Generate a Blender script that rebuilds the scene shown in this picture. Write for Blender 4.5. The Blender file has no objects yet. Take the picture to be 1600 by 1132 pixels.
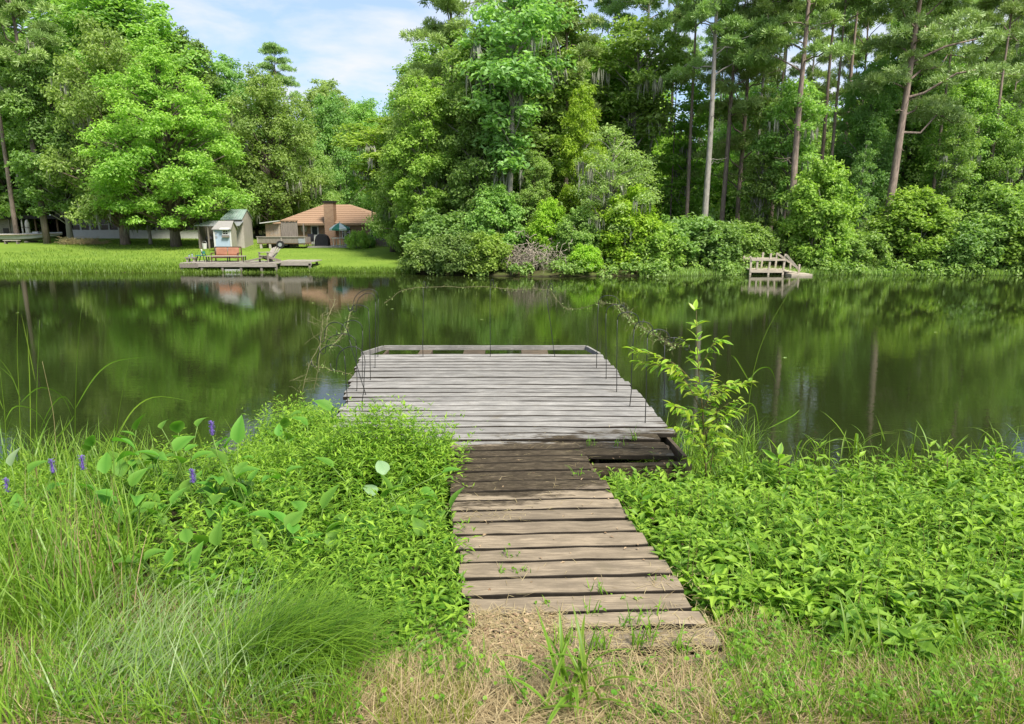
import bpy, math, random
import numpy as np
from mathutils import Vector, Matrix, noise as mnoise

random.seed(11)
rng = np.random.default_rng(11)
SC = bpy.context.scene
COL = SC.collection
R = math.radians

# ------------------------------------------------------------------ camera, sky, sun, exposure
CAM_H = 3.1
PITCH = R(11.86)
FPX = 1600 * 24 / 36.0
cam = bpy.data.cameras.new('camera')
cam.lens = 24
cam.sensor_width = 36
cam.sensor_fit = 'HORIZONTAL'
cam.clip_start = 0.05
cam.clip_end = 3000
cam_ob = bpy.data.objects.new('camera', cam)
COL.objects.link(cam_ob)
cam_ob.location = (0, 0, CAM_H)
cam_ob.rotation_euler = (math.pi / 2 - PITCH, 0, 0)
SC.camera = cam_ob

SUN_EL, SUN_AZ = R(54), R(143)     # azimuth clockwise from +Y: high on the right, a little behind the camera
world = bpy.data.worlds.new('World')
SC.world = world
world.use_nodes = True
wt = world.node_tree
for n in list(wt.nodes):
    wt.nodes.remove(n)
def wn(t, **kw):
    n = wt.nodes.new(t)
    for k, v in kw.items():
        setattr(n, k, v)
    return n
wout = wn('ShaderNodeOutputWorld')
wbg = wn('ShaderNodeBackground')
wbg.inputs['Strength'].default_value = 0.115
sky = wn('ShaderNodeTexSky', sky_type='NISHITA')
sky.sun_disc = False
sky.sun_elevation = SUN_EL
sky.sun_rotation = SUN_AZ
sky.air_density = 1.0
sky.dust_density = 1.2
sky.ozone_density = 1.5
tc = wn('ShaderNodeTexCoord')
sep = wn('ShaderNodeSeparateXYZ')
wt.links.new(tc.outputs['Generated'], sep.inputs[0])
zc = wn('ShaderNodeMath', operation='MAXIMUM'); zc.inputs[1].default_value = 0.02
wt.links.new(sep.outputs['Z'], zc.inputs[0])
zadd = wn('ShaderNodeMath', operation='ADD'); zadd.inputs[1].default_value = 0.16
wt.links.new(zc.outputs[0], zadd.inputs[0])
dx = wn('ShaderNodeMath', operation='DIVIDE'); dy = wn('ShaderNodeMath', operation='DIVIDE')
wt.links.new(sep.outputs['X'], dx.inputs[0]); wt.links.new(zadd.outputs[0], dx.inputs[1])
wt.links.new(sep.outputs['Y'], dy.inputs[0]); wt.links.new(zadd.outputs[0], dy.inputs[1])
cmb = wn('ShaderNodeCombineXYZ')
wt.links.new(dx.outputs[0], cmb.inputs[0]); wt.links.new(dy.outputs[0], cmb.inputs[1])
cn = wn('ShaderNodeTexNoise'); cn.inputs['Scale'].default_value = 2.1; cn.inputs['Detail'].default_value = 9
cn.inputs['Roughness'].default_value = 0.55; cn.inputs['Distortion'].default_value = 0.25
wt.links.new(cmb.outputs[0], cn.inputs['Vector'])
cr = wn('ShaderNodeValToRGB')
cr.color_ramp.elements[0].position = 0.40; cr.color_ramp.elements[0].color = (0, 0, 0, 1)
cr.color_ramp.elements[1].position = 0.62; cr.color_ramp.elements[1].color = (1, 1, 1, 1)
wt.links.new(cn.outputs['Fac'], cr.inputs[0])
cm = wn('ShaderNodeMix', data_type='RGBA')
cm.inputs['B'].default_value = (2.5, 2.6, 2.85, 1)
wt.links.new(cr.outputs['Color'], cm.inputs['Factor'])
# pale veil of thin high cloud over the blue
veil = wn('ShaderNodeMix', data_type='RGBA'); veil.inputs['Factor'].default_value = 0.72
veil.inputs['B'].default_value = (1.2, 1.6, 2.45, 1)
wt.links.new(sky.outputs[0], veil.inputs['A'])
wt.links.new(veil.outputs['Result'], cm.inputs['A'])
wt.links.new(cm.outputs['Result'], wbg.inputs['Color'])
wt.links.new(wbg.outputs[0], wout.inputs[0])

sl = bpy.data.lights.new('sun', 'SUN')
sl.energy = 2.75
sl.angle = R(18)
sl.color = (1.0, 0.95, 0.86)
sun = bpy.data.objects.new('sun', sl)
COL.objects.link(sun)
sd = Vector((math.sin(SUN_AZ) * math.cos(SUN_EL), math.cos(SUN_AZ) * math.cos(SUN_EL), math.sin(SUN_EL)))
sun.rotation_euler = sd.to_track_quat('Z', 'Y').to_euler()
sun.location = sd * 80

vs = SC.view_settings
vs.view_transform = 'Standard'
vs.look = 'None'
vs.gamma = 1
vs.use_curve_mapping = False
vs.exposure = 1.68
SC.render.engine = 'CYCLES'
cy = SC.cycles
cy.max_bounces = 8
cy.diffuse_bounces = 5
cy.glossy_bounces = 3
cy.transmission_bounces = 6
cy.transparent_max_bounces = 6
cy.caustics_reflective = False
cy.caustics_refractive = False
cy.use_denoising = True
cy.sample_clamp_indirect = 4

# ------------------------------------------------------------------ pixel -> place (photo pixels, 1600 x 1132)
SP, CP = math.sin(PITCH), math.cos(PITCH)
def ray(px, py):
    u, v = px - 800.0, py - 566.0
    return np.array([u, FPX * CP - v * SP, -FPX * SP - v * CP])
def PZ(px, py, z):
    d = ray(px, py); t = (z - CAM_H) / d[2]
    return np.array([d[0] * t, d[1] * t, z])
def PY(px, py, Y):
    d = ray(px, py); t = Y / d[1]
    return np.array([d[0] * t, Y, CAM_H + d[2] * t])
def PG(px, py):
    d = ray(px, py); d = d / d[1]
    for Y in np.arange(0.6, 120, 0.02):
        if CAM_H + d[2] * Y <= ground_z(d[0] * Y, Y):
            break
    return np.array([d[0] * Y, Y, float(ground_z(d[0] * Y, Y))])

# ------------------------------------------------------------------ terrain heights
def shore_far(x):
    return np.interp(x, [-60, -30, -20, -12, -7, -3, 2, 8, 13, 30, 60], [39.8, 40.0, 40.4, 40.8, 40.3, 38.2, 37.2, 38.0, 39.2, 38.6, 38.6])
def shore_near(x):
    return np.interp(x, [-60, -8, -4, -1.5, 0.5, 3, 8, 60], [5.5, 6.4, 6.9, 7.2, 6.6, 6.6, 6.5, 6.0])
def wob(x, y):
    return 0.5 * np.sin(1.7 * x + 0.6 * np.sin(2.3 * y)) * np.sin(1.9 * y + 0.8 * np.sin(1.3 * x)) + 0.25 * np.sin(4.3 * x + 2.1 * y) * np.sin(3.7 * y - 1.2 * x)
def ground_z(x, y):
    x = np.asarray(x, float); y = np.asarray(y, float)
    dn = shore_near(x) - y
    zn = np.interp(dn, [-3, 0, 1, 2, 2.9, 4.3, 6.8, 12, 60], [-0.9, 0, 0.15, 0.28, 0.43, 0.70, 1.3, 1.6, 2.2]) + 0.04 * wob(x, y)
    ditch = np.clip(1 - np.abs(x - 0.52 + 0.15 * (y - 3.85)) / 0.85, 0, 1) ** 0.5 * np.clip((y - 3.9) / 0.4, 0, 1) * np.clip((8 - y) / 0.5, 0, 1)
    zn = zn - 0.28 * np.minimum(1, ditch * 1.5)
    df = y - shore_far(x)
    zf = np.interp(df, [-3, 0, 0.6, 3, 16, 28, 60, 500], [-0.9, 0.0, 0.22, 0.42, 1.0, 1.3, 2.0, 5.0]) + 0.03 * wob(x * 0.5, y * 0.5)
    return np.where(y < 20, zn, zf)

# ------------------------------------------------------------------ mesh helpers
class MB:
    def __init__(s):
        s.v = []; s.f = {3: [], 4: []}; s.m = {3: [], 4: []}; s.tn = []; s.n = 0
    def add(s, v, quads=None, tris=None, tint=0.5, mi=0):
        v = np.asarray(v, float).reshape(-1, 3)
        s.v.append(v)
        s.tn.append(np.broadcast_to(np.asarray(tint, float), (len(v),)) if np.ndim(tint) == 0 else np.asarray(tint, float))
        for k, f in ((4, quads), (3, tris)):
            if f is not None and len(f):
                f = np.asarray(f, int).reshape(-1, k) + s.n
                s.f[k].append(f); s.m[k].append(np.full(len(f), mi, int))
        s.n += len(v)
        return s
    def box(s, c, size, rz=0.0, mi=0, tint=0.5, rx=0.0, ry=0.0):
        x, y, z = np.array(size) / 2.0
        v = np.array([[-x, -y, -z], [x, -y, -z], [x, y, -z], [-x, y, -z], [-x, -y, z], [x, -y, z], [x, y, z], [-x, y, z]])
        if rx or ry or rz:
            M = np.array((Matrix.Rotation(rz, 3, 'Z') @ Matrix.Rotation(ry, 3, 'Y') @ Matrix.Rotation(rx, 3, 'X')))
            v = v @ M.T
        s.add(v + np.array(c), [[0, 3, 2, 1], [4, 5, 6, 7], [0, 1, 5, 4], [1, 2, 6, 5], [2, 3, 7, 6], [3, 0, 4, 7]], tint=tint, mi=mi)
        return s
    def beam(s, a, b, w, h, mi=0, tint=0.5):
        a, b = np.array(a, float), np.array(b, float)
        d = b - a; L = np.linalg.norm(d); d /= L
        up = np.array([0, 0, 1.0]) if abs(d[2]) < 0.95 else np.array([0, 1.0, 0])
        sx = np.cross(d, up); sx /= np.linalg.norm(sx); sz = np.cross(sx, d)
        o = [(-1, -1), (1, -1), (1, 1), (-1, 1)]
        v = [a + sx * p * w / 2 + sz * q * h / 2 for p, q in o] + [b + sx * p * w / 2 + sz * q * h / 2 for p, q in o]
        s.add(v, [[0, 1, 2, 3], [7, 6, 5, 4], [0, 4, 5, 1], [1, 5, 6, 2], [2, 6, 7, 3], [3, 7, 4, 0]], tint=tint, mi=mi)
        return s
    def tube(s, pts, rad, sides=6, mi=0, tint=0.5, cap=True):
        p = np.asarray(pts, float); k = len(p)
        r = np.broadcast_to(np.asarray(rad, float), (k,))
        d = np.gradient(p, axis=0); d /= np.linalg.norm(d, axis=1)[:, None] + 1e-9
        ref = np.array([0.31, 0.95, 0.05]) if abs(d[:, 2]).mean() > 0.6 else np.array([0.02, 0.03, 1.0])
        a = np.cross(d, ref); a /= np.linalg.norm(a, axis=1)[:, None] + 1e-9
        b = np.cross(d, a)
        th = np.arange(sides) * 2 * math.pi / sides
        v = p[:, None, :] + r[:, None, None] * (a[:, None, :] * np.cos(th)[None, :, None] + b[:, None, :] * np.sin(th)[None, :, None])
        q = []
        for i in range(k - 1):
            for j in range(sides):
                j2 = (j + 1) % sides
                q.append([i * sides + j, (i + 1) * sides + j, (i + 1) * sides + j2, i * sides + j2])
        v = v.reshape(-1, 3); t = []
        if cap:
            v = np.vstack([v, p[0], p[-1]]); c0, c1 = k * sides, k * sides + 1
            for j in range(sides):
                j2 = (j + 1) % sides
                t.append([c0, j, j2]); t.append([c1, (k - 1) * sides + j2, (k - 1) * sides + j])
        s.add(v, q, t, tint=tint, mi=mi)
        return s
    def prism(s, poly, axis_off, mi=0, tint=0.5):
        p = np.asarray(poly, float); n = len(p); o = np.asarray(axis_off, float)
        v = np.vstack([p, p + o]); q = [[i, (i + 1) % n, n + (i + 1) % n, n + i] for i in range(n)]
        t = [[0, i + 1, i] for i in range(1, n - 1)] + [[n, n + i, n + i + 1] for i in range(1, n - 1)]
        s.add(v, q, t, tint=tint, mi=mi)
        return s
    def lathe(s, c, prof, sides=12, mi=0, tint=0.5):
        th = np.arange(sides) * 2 * math.pi / sides
        v = np.concatenate([[[c[0] + r * math.cos(a), c[1] + r * math.sin(a), c[2] + z] for a in th] for r, z in prof])
        q = [[i * sides + j, i * sides + (j + 1) % sides, (i + 1) * sides + (j + 1) % sides, (i + 1) * sides + j] for i in range(len(prof) - 1) for j in range(sides)]
        s.add(v, q, tint=tint, mi=mi)
        return s
    def mesh(s, name, mats, smooth=False):
        me = bpy.data.meshes.new(name)
        v = np.concatenate(s.v) if s.v else np.zeros((0, 3))
        q = np.concatenate(s.f[4]) if s.f[4] else np.zeros((0, 4), int)
        t = np.concatenate(s.f[3]) if s.f[3] else np.zeros((0, 3), int)
        mi = np.concatenate((s.m[4] + s.m[3]) or [np.zeros(0, int)])
        me.vertices.add(len(v)); me.vertices.foreach_set('co', v.astype(np.float32).ravel())
        me.loops.add(len(q) * 4 + len(t) * 3)
        me.loops.foreach_set('vertex_index', np.concatenate([q.ravel(), t.ravel()]).astype(np.int32))
        me.polygons.add(len(q) + len(t))
        st = np.concatenate([np.arange(len(q)) * 4, len(q) * 4 + np.arange(len(t)) * 3]).astype(np.int32)
        me.polygons.foreach_set('loop_start', st)
        if len(mi):
            me.polygons.foreach_set('material_index', mi.astype(np.int32))
        me.polygons.foreach_set('use_smooth', np.full(len(q) + len(t), smooth))
        a = me.attributes.new('tint', 'FLOAT', 'POINT')
        a.data.foreach_set('value', np.concatenate(s.tn).astype(np.float32) if s.tn else np.zeros(0, np.float32))
        for m in (mats if isinstance(mats, (list, tuple)) else [mats]):
            me.materials.append(m)
        me.update(calc_edges=True)
        me.validate()
        return me
    def build(s, name, mats, parent=None, smooth=False):
        return obj(name, s.mesh(name, mats, smooth), parent)

def obj(name, me, parent=None, loc=None):
    o = bpy.data.objects.new(name, me)
    COL.objects.link(o)
    if parent is not None:
        o.parent = parent
    if loc is not None:
        o.location = loc
    return o
def tag(o, label=None, cat=None, group=None, kind=None):
    if label: o['label'] = label
    if cat: o['category'] = cat
    if group: o['group'] = group
    if kind: o['kind'] = kind
    return o
def thing(name, label, cat, loc=(0, 0, 0), rz=0.0, group=None):
    o = bpy.data.objects.new(name, None)
    COL.objects.link(o)
    o.location = tuple(float(c) for c in loc); o.rotation_euler = (0, 0, rz)
    o.empty_display_size = 0.2
    return tag(o, label, cat, group)

def nrm(a):
    return a / (np.linalg.norm(a, axis=-1, keepdims=True) + 1e-9)
def leaves2(mb, pos, nor, L, W, tint, mi=0, fold=0.25):
    """two-triangle folded leaves"""
    N = len(pos); r = rng.normal(size=(N, 3))
    ax = nrm(np.cross(nor, r)); sd = np.cross(nor, ax)
    L = np.broadcast_to(L, (N,))[:, None]; W = np.broadcast_to(W, (N,))[:, None]
    b = pos - ax * L * 0.5; t = pos + ax * L * 0.5 - nor * L * 0.12
    l = pos + sd * W * 0.5 + nor * W * fold; rr = pos - sd * W * 0.5 + nor * W * fold
    v = np.stack([b, rr, t, l], 1).reshape(-1, 3)
    i = np.arange(N)[:, None] * 4
    tr = np.concatenate([i + [0, 1, 2], i + [0, 2, 3]], 1).reshape(-1, 3)
    mb.add(v, tris=tr, tint=np.repeat(np.broadcast_to(tint, (N,)), 4), mi=mi)
def leaves5(mb, base, ax, nor, L, W, tint, mi=0, fold=0.22, droop=0.15, mid=0.42):
    N = len(base)
    ax = nrm(ax); sd = nrm(np.cross(nor, ax)); nor = np.cross(ax, sd)
    L = np.broadcast_to(L, (N,))[:, None]; W = np.broadcast_to(W, (N,))[:, None]
    c = base + ax * L * mid
    t = base + ax * L - nor * L * droop
    l = c + sd * W * 0.5 + nor * W * fold; r = c - sd * W * 0.5 + nor * W * fold
    v = np.stack([base, r, c, l, t], 1).reshape(-1, 3)
    i = np.arange(N)[:, None] * 5
    tr = np.concatenate([i + [0, 1, 2], i + [0, 2, 3], i + [1, 4, 2], i + [2, 4, 3]], 1).reshape(-1, 3)
    mb.add(v, tris=tr, tint=np.repeat(np.broadcast_to(tint, (N,)), 5), mi=mi)
def blades(mb, base, az, th0, th1, L, W, tint, nseg=4, mi=0, power=1.3, side=None):
    N = len(base)
    az, th0, th1, L, W, tint = [np.broadcast_to(np.asarray(a, float), (N,)) for a in (az, th0, th1, L, W, tint)]
    sa = az + math.pi / 2 + (rng.uniform(-0.7, 0.7, N) if side is None else side)
    sv = np.stack([np.cos(sa), np.sin(sa), np.zeros(N)], 1)
    p = base.copy(); rows = []
    for k in range(nseg + 1):
        t = k / nseg
        w = W * (1 - t ** 2.2) * min(1.0, 0.55 + 1.6 * t) * 0.5 + 0.0004
        rows.append(np.stack([p - sv * w[:, None], p + sv * w[:, None]], 1))
        tm = (k + 0.5) / nseg
        th = th0 + (th1 - th0) * tm ** power
        p = p + np.stack([np.sin(th) * np.cos(az), np.sin(th) * np.sin(az), np.cos(th)], 1) * (L / nseg)[:, None]
    v = np.stack(rows, 1).reshape(-1, 3)
    per = 2 * (nseg + 1)
    i = np.arange(N)[:, None] * per
    q = np.concatenate([i + [2 * k, 2 * k + 1, 2 * k + 3, 2 * k + 2] for k in range(nseg)], 1).reshape(-1, 4)
    mb.add(v, quads=q, tint=np.repeat(tint, per), mi=mi)

# ------------------------------------------------------------------ materials
def mat(name):
    m = bpy.data.materials.new(name); m.use_nodes = True
    nt = m.node_tree
    for n in list(nt.nodes): nt.nodes.remove(n)
    out = nt.nodes.new('ShaderNodeOutputMaterial')
    return m, nt, out
def nd(nt, t, ins=None, **kw):
    n = nt.nodes.new(t)
    for k, v in kw.items(): setattr(n, k, v)
    for k, v in (ins or {}).items():
        if hasattr(v, 'links') or isinstance(v, bpy.types.NodeSocket): nt.links.new(v, n.inputs[k])
        else: n.inputs[k].default_value = v
    return n
def rgba(c): return (c[0], c[1], c[2], 1)
def mixc(nt, fac, a, b, blend='MIX'):
    n = nt.nodes.new('ShaderNodeMix'); n.data_type = 'RGBA'; n.blend_type = blend
    for k, v in (('Factor', fac), ('A', a), ('B', b)):
        i = n.inputs[k]
        if k != 'Factor': i = [s for s in n.inputs if s.name == k and s.type == 'RGBA'][0]
        if isinstance(v, bpy.types.NodeSocket): nt.links.new(v, i)
        else: i.default_value = rgba(v) if k != 'Factor' else v
    return [o for o in n.outputs if o.type == 'RGBA'][0]
def ramp(nt, sock, p0, p1):
    n = nd(nt, 'ShaderNodeMapRange', {'Value': sock, 'From Min': p0, 'From Max': p1})
    return n.outputs['Result']
def noise(nt, scale, detail=4, vec=None, rough=0.6, dist=0.0):
    n = nd(nt, 'ShaderNodeTexNoise', {'Scale': scale, 'Detail': detail, 'Roughness': rough, 'Distortion': dist})
    if vec is not None: nt.links.new(vec, n.inputs['Vector'])
    return n.outputs['Fac']
def pos(nt, scale=(1, 1, 1), obj_space=False):
    if obj_space: s = nd(nt, 'ShaderNodeTexCoord').outputs['Object']
    else: s = nd(nt, 'ShaderNodeNewGeometry').outputs['Position']
    m = nd(nt, 'ShaderNodeMapping', {'Scale': scale}); nt.links.new(s, m.inputs['Vector'])
    return m.outputs['Vector']
def leafmat(name, a, b, trans=0.5, rough=0.45, spec=0.35, tcol=None):
    m, nt, out = mat(name)
    at = nd(nt, 'ShaderNodeAttribute', attribute_name='tint').outputs['Fac']
    oi = nd(nt, 'ShaderNodeObjectInfo').outputs['Random']
    c = mixc(nt, at, a, b)
    hs = nd(nt, 'ShaderNodeHueSaturation', {'Hue': 0.5, 'Saturation': 1.0, 'Value': 1.0, 'Color': c})
    nt.links.new(nd(nt, 'ShaderNodeMapRange', {'Value': oi, 'To Min': 0.488, 'To Max': 0.512}).outputs[0], hs.inputs['Hue'])
    nt.links.new(nd(nt, 'ShaderNodeMapRange', {'Value': oi, 'To Min': 0.85, 'To Max': 1.15}).outputs[0], hs.inputs['Value'])
    c = hs.outputs['Color']
    p = nd(nt, 'ShaderNodeBsdfPrincipled', {'Base Color': c, 'Roughness': rough, 'Specular IOR Level': spec})
    tcx = mixc(nt, 1.0, c, tcol or (1.0, 1.1, 0.45), 'MULTIPLY')
    t = nd(nt, 'ShaderNodeBsdfTranslucent', {'Color': tcx})
    mx = nd(nt, 'ShaderNodeMixShader', {'Fac': trans})
    nt.links.new(p.outputs[0], mx.inputs[1]); nt.links.new(t.outputs[0], mx.inputs[2])
    nt.links.new(mx.outputs[0], out.inputs[0])
    return m
def plain(name, c, rough=0.7, var=0.15, scale=6, spec=0.3, metal=0.0, bump=0.0, stretch=(1, 1, 1), c2=None, objs=True):
    m, nt, out = mat(name)
    n = noise(nt, scale, 5, pos(nt, stretch, objs))
    c2 = c2 or tuple(x * (1 - 2 * var) for x in c)
    col = mixc(nt, ramp(nt, n, 0.3, 0.7), c2, c)
    p = nd(nt, 'ShaderNodeBsdfPrincipled', {'Base Color': col, 'Roughness': rough, 'Specular IOR Level': spec, 'Metallic': metal})
    if bump:
        b = nd(nt, 'ShaderNodeBump', {'Strength': bump, 'Distance': 0.02, 'Height': n}); nt.links.new(b.outputs[0], p.inputs['Normal'])
    nt.links.new(p.outputs[0], out.inputs[0])
    return m

M = {}
# foliage (linear albedos)
M['leaf_mid'] = leafmat('leaf_mid', (0.225, 0.365, 0.095), (0.39, 0.55, 0.155))
M['leaf_bright'] = leafmat('leaf_bright', (0.25, 0.42, 0.075), (0.43, 0.61, 0.13))
M['leaf_yellow'] = leafmat('leaf_yellow', (0.29, 0.46, 0.045), (0.45, 0.63, 0.075))
M['leaf_dark'] = leafmat('leaf_dark', (0.18, 0.305, 0.085), (0.31, 0.46, 0.135))
M['leaf_blue'] = leafmat('leaf_blue', (0.21, 0.365, 0.115), (0.35, 0.53, 0.17))
M['leaf_pale'] = leafmat('leaf_pale', (0.27, 0.39, 0.12), (0.46, 0.58, 0.22))
M['needle'] = leafmat('needle', (0.215, 0.335, 0.095), (0.38, 0.52, 0.155), trans=0.25)
M['needle_pale'] = leafmat('needle_pale', (0.24, 0.36, 0.12), (0.4, 0.53, 0.2), trans=0.25)
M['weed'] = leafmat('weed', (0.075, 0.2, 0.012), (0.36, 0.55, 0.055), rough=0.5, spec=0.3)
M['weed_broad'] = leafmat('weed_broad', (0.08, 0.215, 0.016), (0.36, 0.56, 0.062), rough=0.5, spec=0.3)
M['grass'] = leafmat('grass', (0.1, 0.21, 0.016), (0.26, 0.39, 0.045), rough=0.4)
M['grass_grey'] = leafmat('grass_grey', (0.11, 0.19, 0.05), (0.25, 0.33, 0.13), trans=0.25)
M['grass_yellow'] = leafmat('grass_yellow', (0.20, 0.26, 0.03), (0.33, 0.36, 0.07))
M['straw'] = leafmat('straw', (0.22, 0.155, 0.07), (0.45, 0.365, 0.19), trans=0.15, rough=0.6, tcol=(1, 0.9, 0.6))
M['broad_leaf'] = leafmat('broad_leaf', (0.085, 0.225, 0.025), (0.18, 0.37, 0.05), rough=0.55, spec=0.22)
M['broad_leaf_pale'] = leafmat('broad_leaf_pale', (0.25, 0.38, 0.18), (0.34, 0.46, 0.25), rough=0.45, spec=0.3)
M['clover'] = leafmat('clover', (0.1, 0.25, 0.015), (0.24, 0.42, 0.035))
M['lawn_blade'] = leafmat('lawn_blade', (0.13, 0.215, 0.025), (0.21, 0.3, 0.045))
M['moss'] = leafmat('moss', (0.20, 0.21, 0.15), (0.33, 0.33, 0.25), trans=0.2, tcol=(1, 1, 0.9))
M['petal'] = plain('petal', (0.19, 0.12, 0.42), 0.6, 0.25, 60)
M['stem_green'] = plain('stem_green', (0.14, 0.24, 0.04), 0.5, 0.2, 20)
M['stem_red'] = plain('stem_red', (0.16, 0.12, 0.05), 0.6, 0.2, 20)
M['bark_pine'] = plain('bark_pine', (0.33, 0.255, 0.205), 0.9, 0.3, 3.0, 0.1, bump=0.8, stretch=(3, 3, 0.7))
M['bark_grey'] = plain('bark_grey', (0.38, 0.35, 0.3), 0.9, 0.25, 3.0, 0.1, bump=0.7, stretch=(3, 3, 0.7))
M['bark_dark'] = plain('bark_dark', (0.22, 0.18, 0.145), 0.9, 0.3, 3.0, 0.1, bump=0.8, stretch=(3, 3, 0.7))
M['twig'] = plain('twig', (0.36, 0.31, 0.24), 0.9, 0.25, 8, 0.1)
M['vine_dry'] = plain('vine_dry', (0.19, 0.18, 0.09), 0.9, 0.2, 15, 0.1)
M['tussock'] = leafmat('tussock', (0.06, 0.17, 0.012), (0.22, 0.40, 0.035), rough=0.4)
M['black_iron'] = plain('black_iron', (0.02, 0.022, 0.02), 0.5, 0.2, 10, 0.4)
M['plant_fog'] = M['leaf_mid']

# weathered deck wood (grain along the boards, dark mould where the platform meets the walk)
def deckmat(name, c, dark, mould=True):
    m, nt, out = mat(name)
    oi = nd(nt, 'ShaderNodeObjectInfo').outputs['Random']
    off = nd(nt, 'ShaderNodeCombineXYZ'); nt.links.new(nd(nt, 'ShaderNodeMath', {0: oi, 1: 40.0}, operation='MULTIPLY').outputs[0], off.inputs[0])
    gp = nd(nt, 'ShaderNodeNewGeometry').outputs['Position']
    ad = nd(nt, 'ShaderNodeVectorMath', operation='ADD'); nt.links.new(gp, ad.inputs[0]); nt.links.new(off.outputs[0], ad.inputs[1])
    mp = nd(nt, 'ShaderNodeMapping', {'Scale': (2.6, 34, 34)}); nt.links.new(ad.outputs[0], mp.inputs['Vector'])
    grain = noise(nt, 1.6, 8, mp.outputs[0], 0.72, 0.4)
    mp2 = nd(nt, 'ShaderNodeMapping', {'Scale': (2.2, 7.0, 2.0)}); nt.links.new(ad.outputs[0], mp2.inputs['Vector'])
    blot = noise(nt, 1.7, 5, mp2.outputs[0], 0.6)
    col = mixc(nt, ramp(nt, grain, 0.30, 0.62), dark, c)
    col = mixc(nt, ramp(nt, blot, 0.34, 0.60), tuple(x * 0.5 for x in c), col)
    hs = nd(nt, 'ShaderNodeHueSaturation', {'Color': col}); nt.links.new(nd(nt, 'ShaderNodeMapRange', {'Value': oi, 'To Min': 0.82, 'To Max': 1.14}).outputs[0], hs.inputs['Value'])
    col = hs.outputs['Color']
    if mould:
        sp = nd(nt, 'ShaderNodeSeparateXYZ'); nt.links.new(gp, sp.inputs[0])
        mp3 = nd(nt, 'ShaderNodeMapping', {'Scale': (1.6, 5.0, 1)}); nt.links.new(gp, mp3.inputs['Vector'])
        n3 = noise(nt, 1.3, 8, mp3.outputs[0], 0.72)
        # band in Y: 5.75 .. 8.25, slanting a little with X
        yy = nd(nt, 'ShaderNodeMath', {0: sp.outputs['X'], 1: -0.22, 2: sp.outputs['Y']}, operation='MULTIPLY_ADD').outputs[0]
        up = nd(nt, 'ShaderNodeMapRange', {'Value': yy, 'From Min': 5.5, 'From Max': 6.35}).outputs[0]
        dn = nd(nt, 'ShaderNodeMapRange', {'Value': yy, 'From Min': 8.65, 'From Max': 7.35}).outputs[0]
        band = nd(nt, 'ShaderNodeMath', {0: up, 1: dn}, operation='MULTIPLY').outputs[0]
        s = nd(nt, 'ShaderNodeMath', {0: n3, 1: 2.4, 2: band}, operation='MULTIPLY_ADD').outputs[0]
        s2 = nd(nt, 'ShaderNodeMath', {0: grain, 1: 0.35, 2: s}, operation='MULTIPLY_ADD').outputs[0]
        fac = nd(nt, 'ShaderNodeMath', {0: ramp(nt, s2, 1.9, 2.15), 1: ramp(nt, band, 0.0, 0.25)}, operation='MULTIPLY').outputs[0]
        n4 = noise(nt, 3.2, 7, mp.outputs[0], 0.75)
        mcol = mixc(nt, ramp(nt, n4, 0.50, 0.66), (0.030, 0.022, 0.012), (0.16, 0.125, 0.078))
        col = mixc(nt, fac, col, mcol)
    # green-brown edge dirt
    n5 = noise(nt, 2.2, 6, gp, 0.7)
    col = mixc(nt, nd(nt, 'ShaderNodeMath', {0: ramp(nt, n5, 0.60, 0.75), 1: 0.55}, operation='MULTIPLY').outputs[0], col, (0.14, 0.115, 0.07))
    p = nd(nt, 'ShaderNodeBsdfPrincipled', {'Base Color': col, 'Roughness': 0.85, 'Specular IOR Level': 0.2})
    b = nd(nt, 'ShaderNodeBump', {'Strength': 0.6, 'Distance': 0.006, 'Height': grain}); nt.links.new(b.outputs[0], p.inputs['Normal'])
    nt.links.new(p.outputs[0], out.inputs[0])
    return m
M['deck_grey'] = deckmat('deck_grey', (0.33, 0.315, 0.285), (0.10, 0.091, 0.078))
M['deck_tan'] = deckmat('deck_tan', (0.295, 0.235, 0.16), (0.115, 0.09, 0.06))
M['deck_brown'] = deckmat('deck_brown', (0.12, 0.092, 0.06), (0.06, 0.045, 0.03), mould=False)
M['deck_edge_shade'] = plain('deck_edge_shade', (0.035, 0.029, 0.022), 0.95, 0.25, 9, 0.05)  # near-black board sides and bevels: grime, plus the seams' shade painted in
M['wood_mid'] = plain('wood_mid', (0.46, 0.40, 0.31), 0.85, 0.2, 4, 0.15, stretch=(0.6, 5, 5))
M['dead_leaf'] = leafmat('dead_leaf', (0.13, 0.075, 0.04), (0.38, 0.27, 0.16), trans=0.1, rough=0.7, tcol=(1, .9, .6))
M['wood_far'] = plain('wood_far', (0.33, 0.295, 0.245), 0.85, 0.2, 4, 0.15, stretch=(0.6, 5, 5))
M['wood_grey'] = plain('wood_grey', (0.23, 0.2, 0.165), 0.85, 0.2, 4, 0.15, stretch=(6, 6, 0.7))
M['wood_brown'] = plain('wood_brown', (0.22, 0.15, 0.09), 0.85, 0.25, 4, 0.15, stretch=(5, 5, 0.7))
M['plywood'] = plain('plywood', (0.32, 0.225, 0.13), 0.85, 0.15, 2.5, 0.15, c2=(0.28, 0.25, 0.20))
M['white'] = plain('white', (0.52, 0.51, 0.48), 0.6, 0.08, 3)
M['blue_paint'] = plain('blue_paint', (0.33, 0.4, 0.48), 0.6, 0.06, 4)
M['cream'] = plain('cream', (0.38, 0.345, 0.29), 0.7, 0.08, 3)
M['shingle_tan'] = plain('shingle_tan', (0.3, 0.195, 0.125), 0.9, 0.1, 14, 0.1, c2=(0.25, 0.16, 0.105))
M['shingle_grey'] = plain('shingle_grey', (0.27, 0.255, 0.235), 0.9, 0.12, 14, 0.1)
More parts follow.
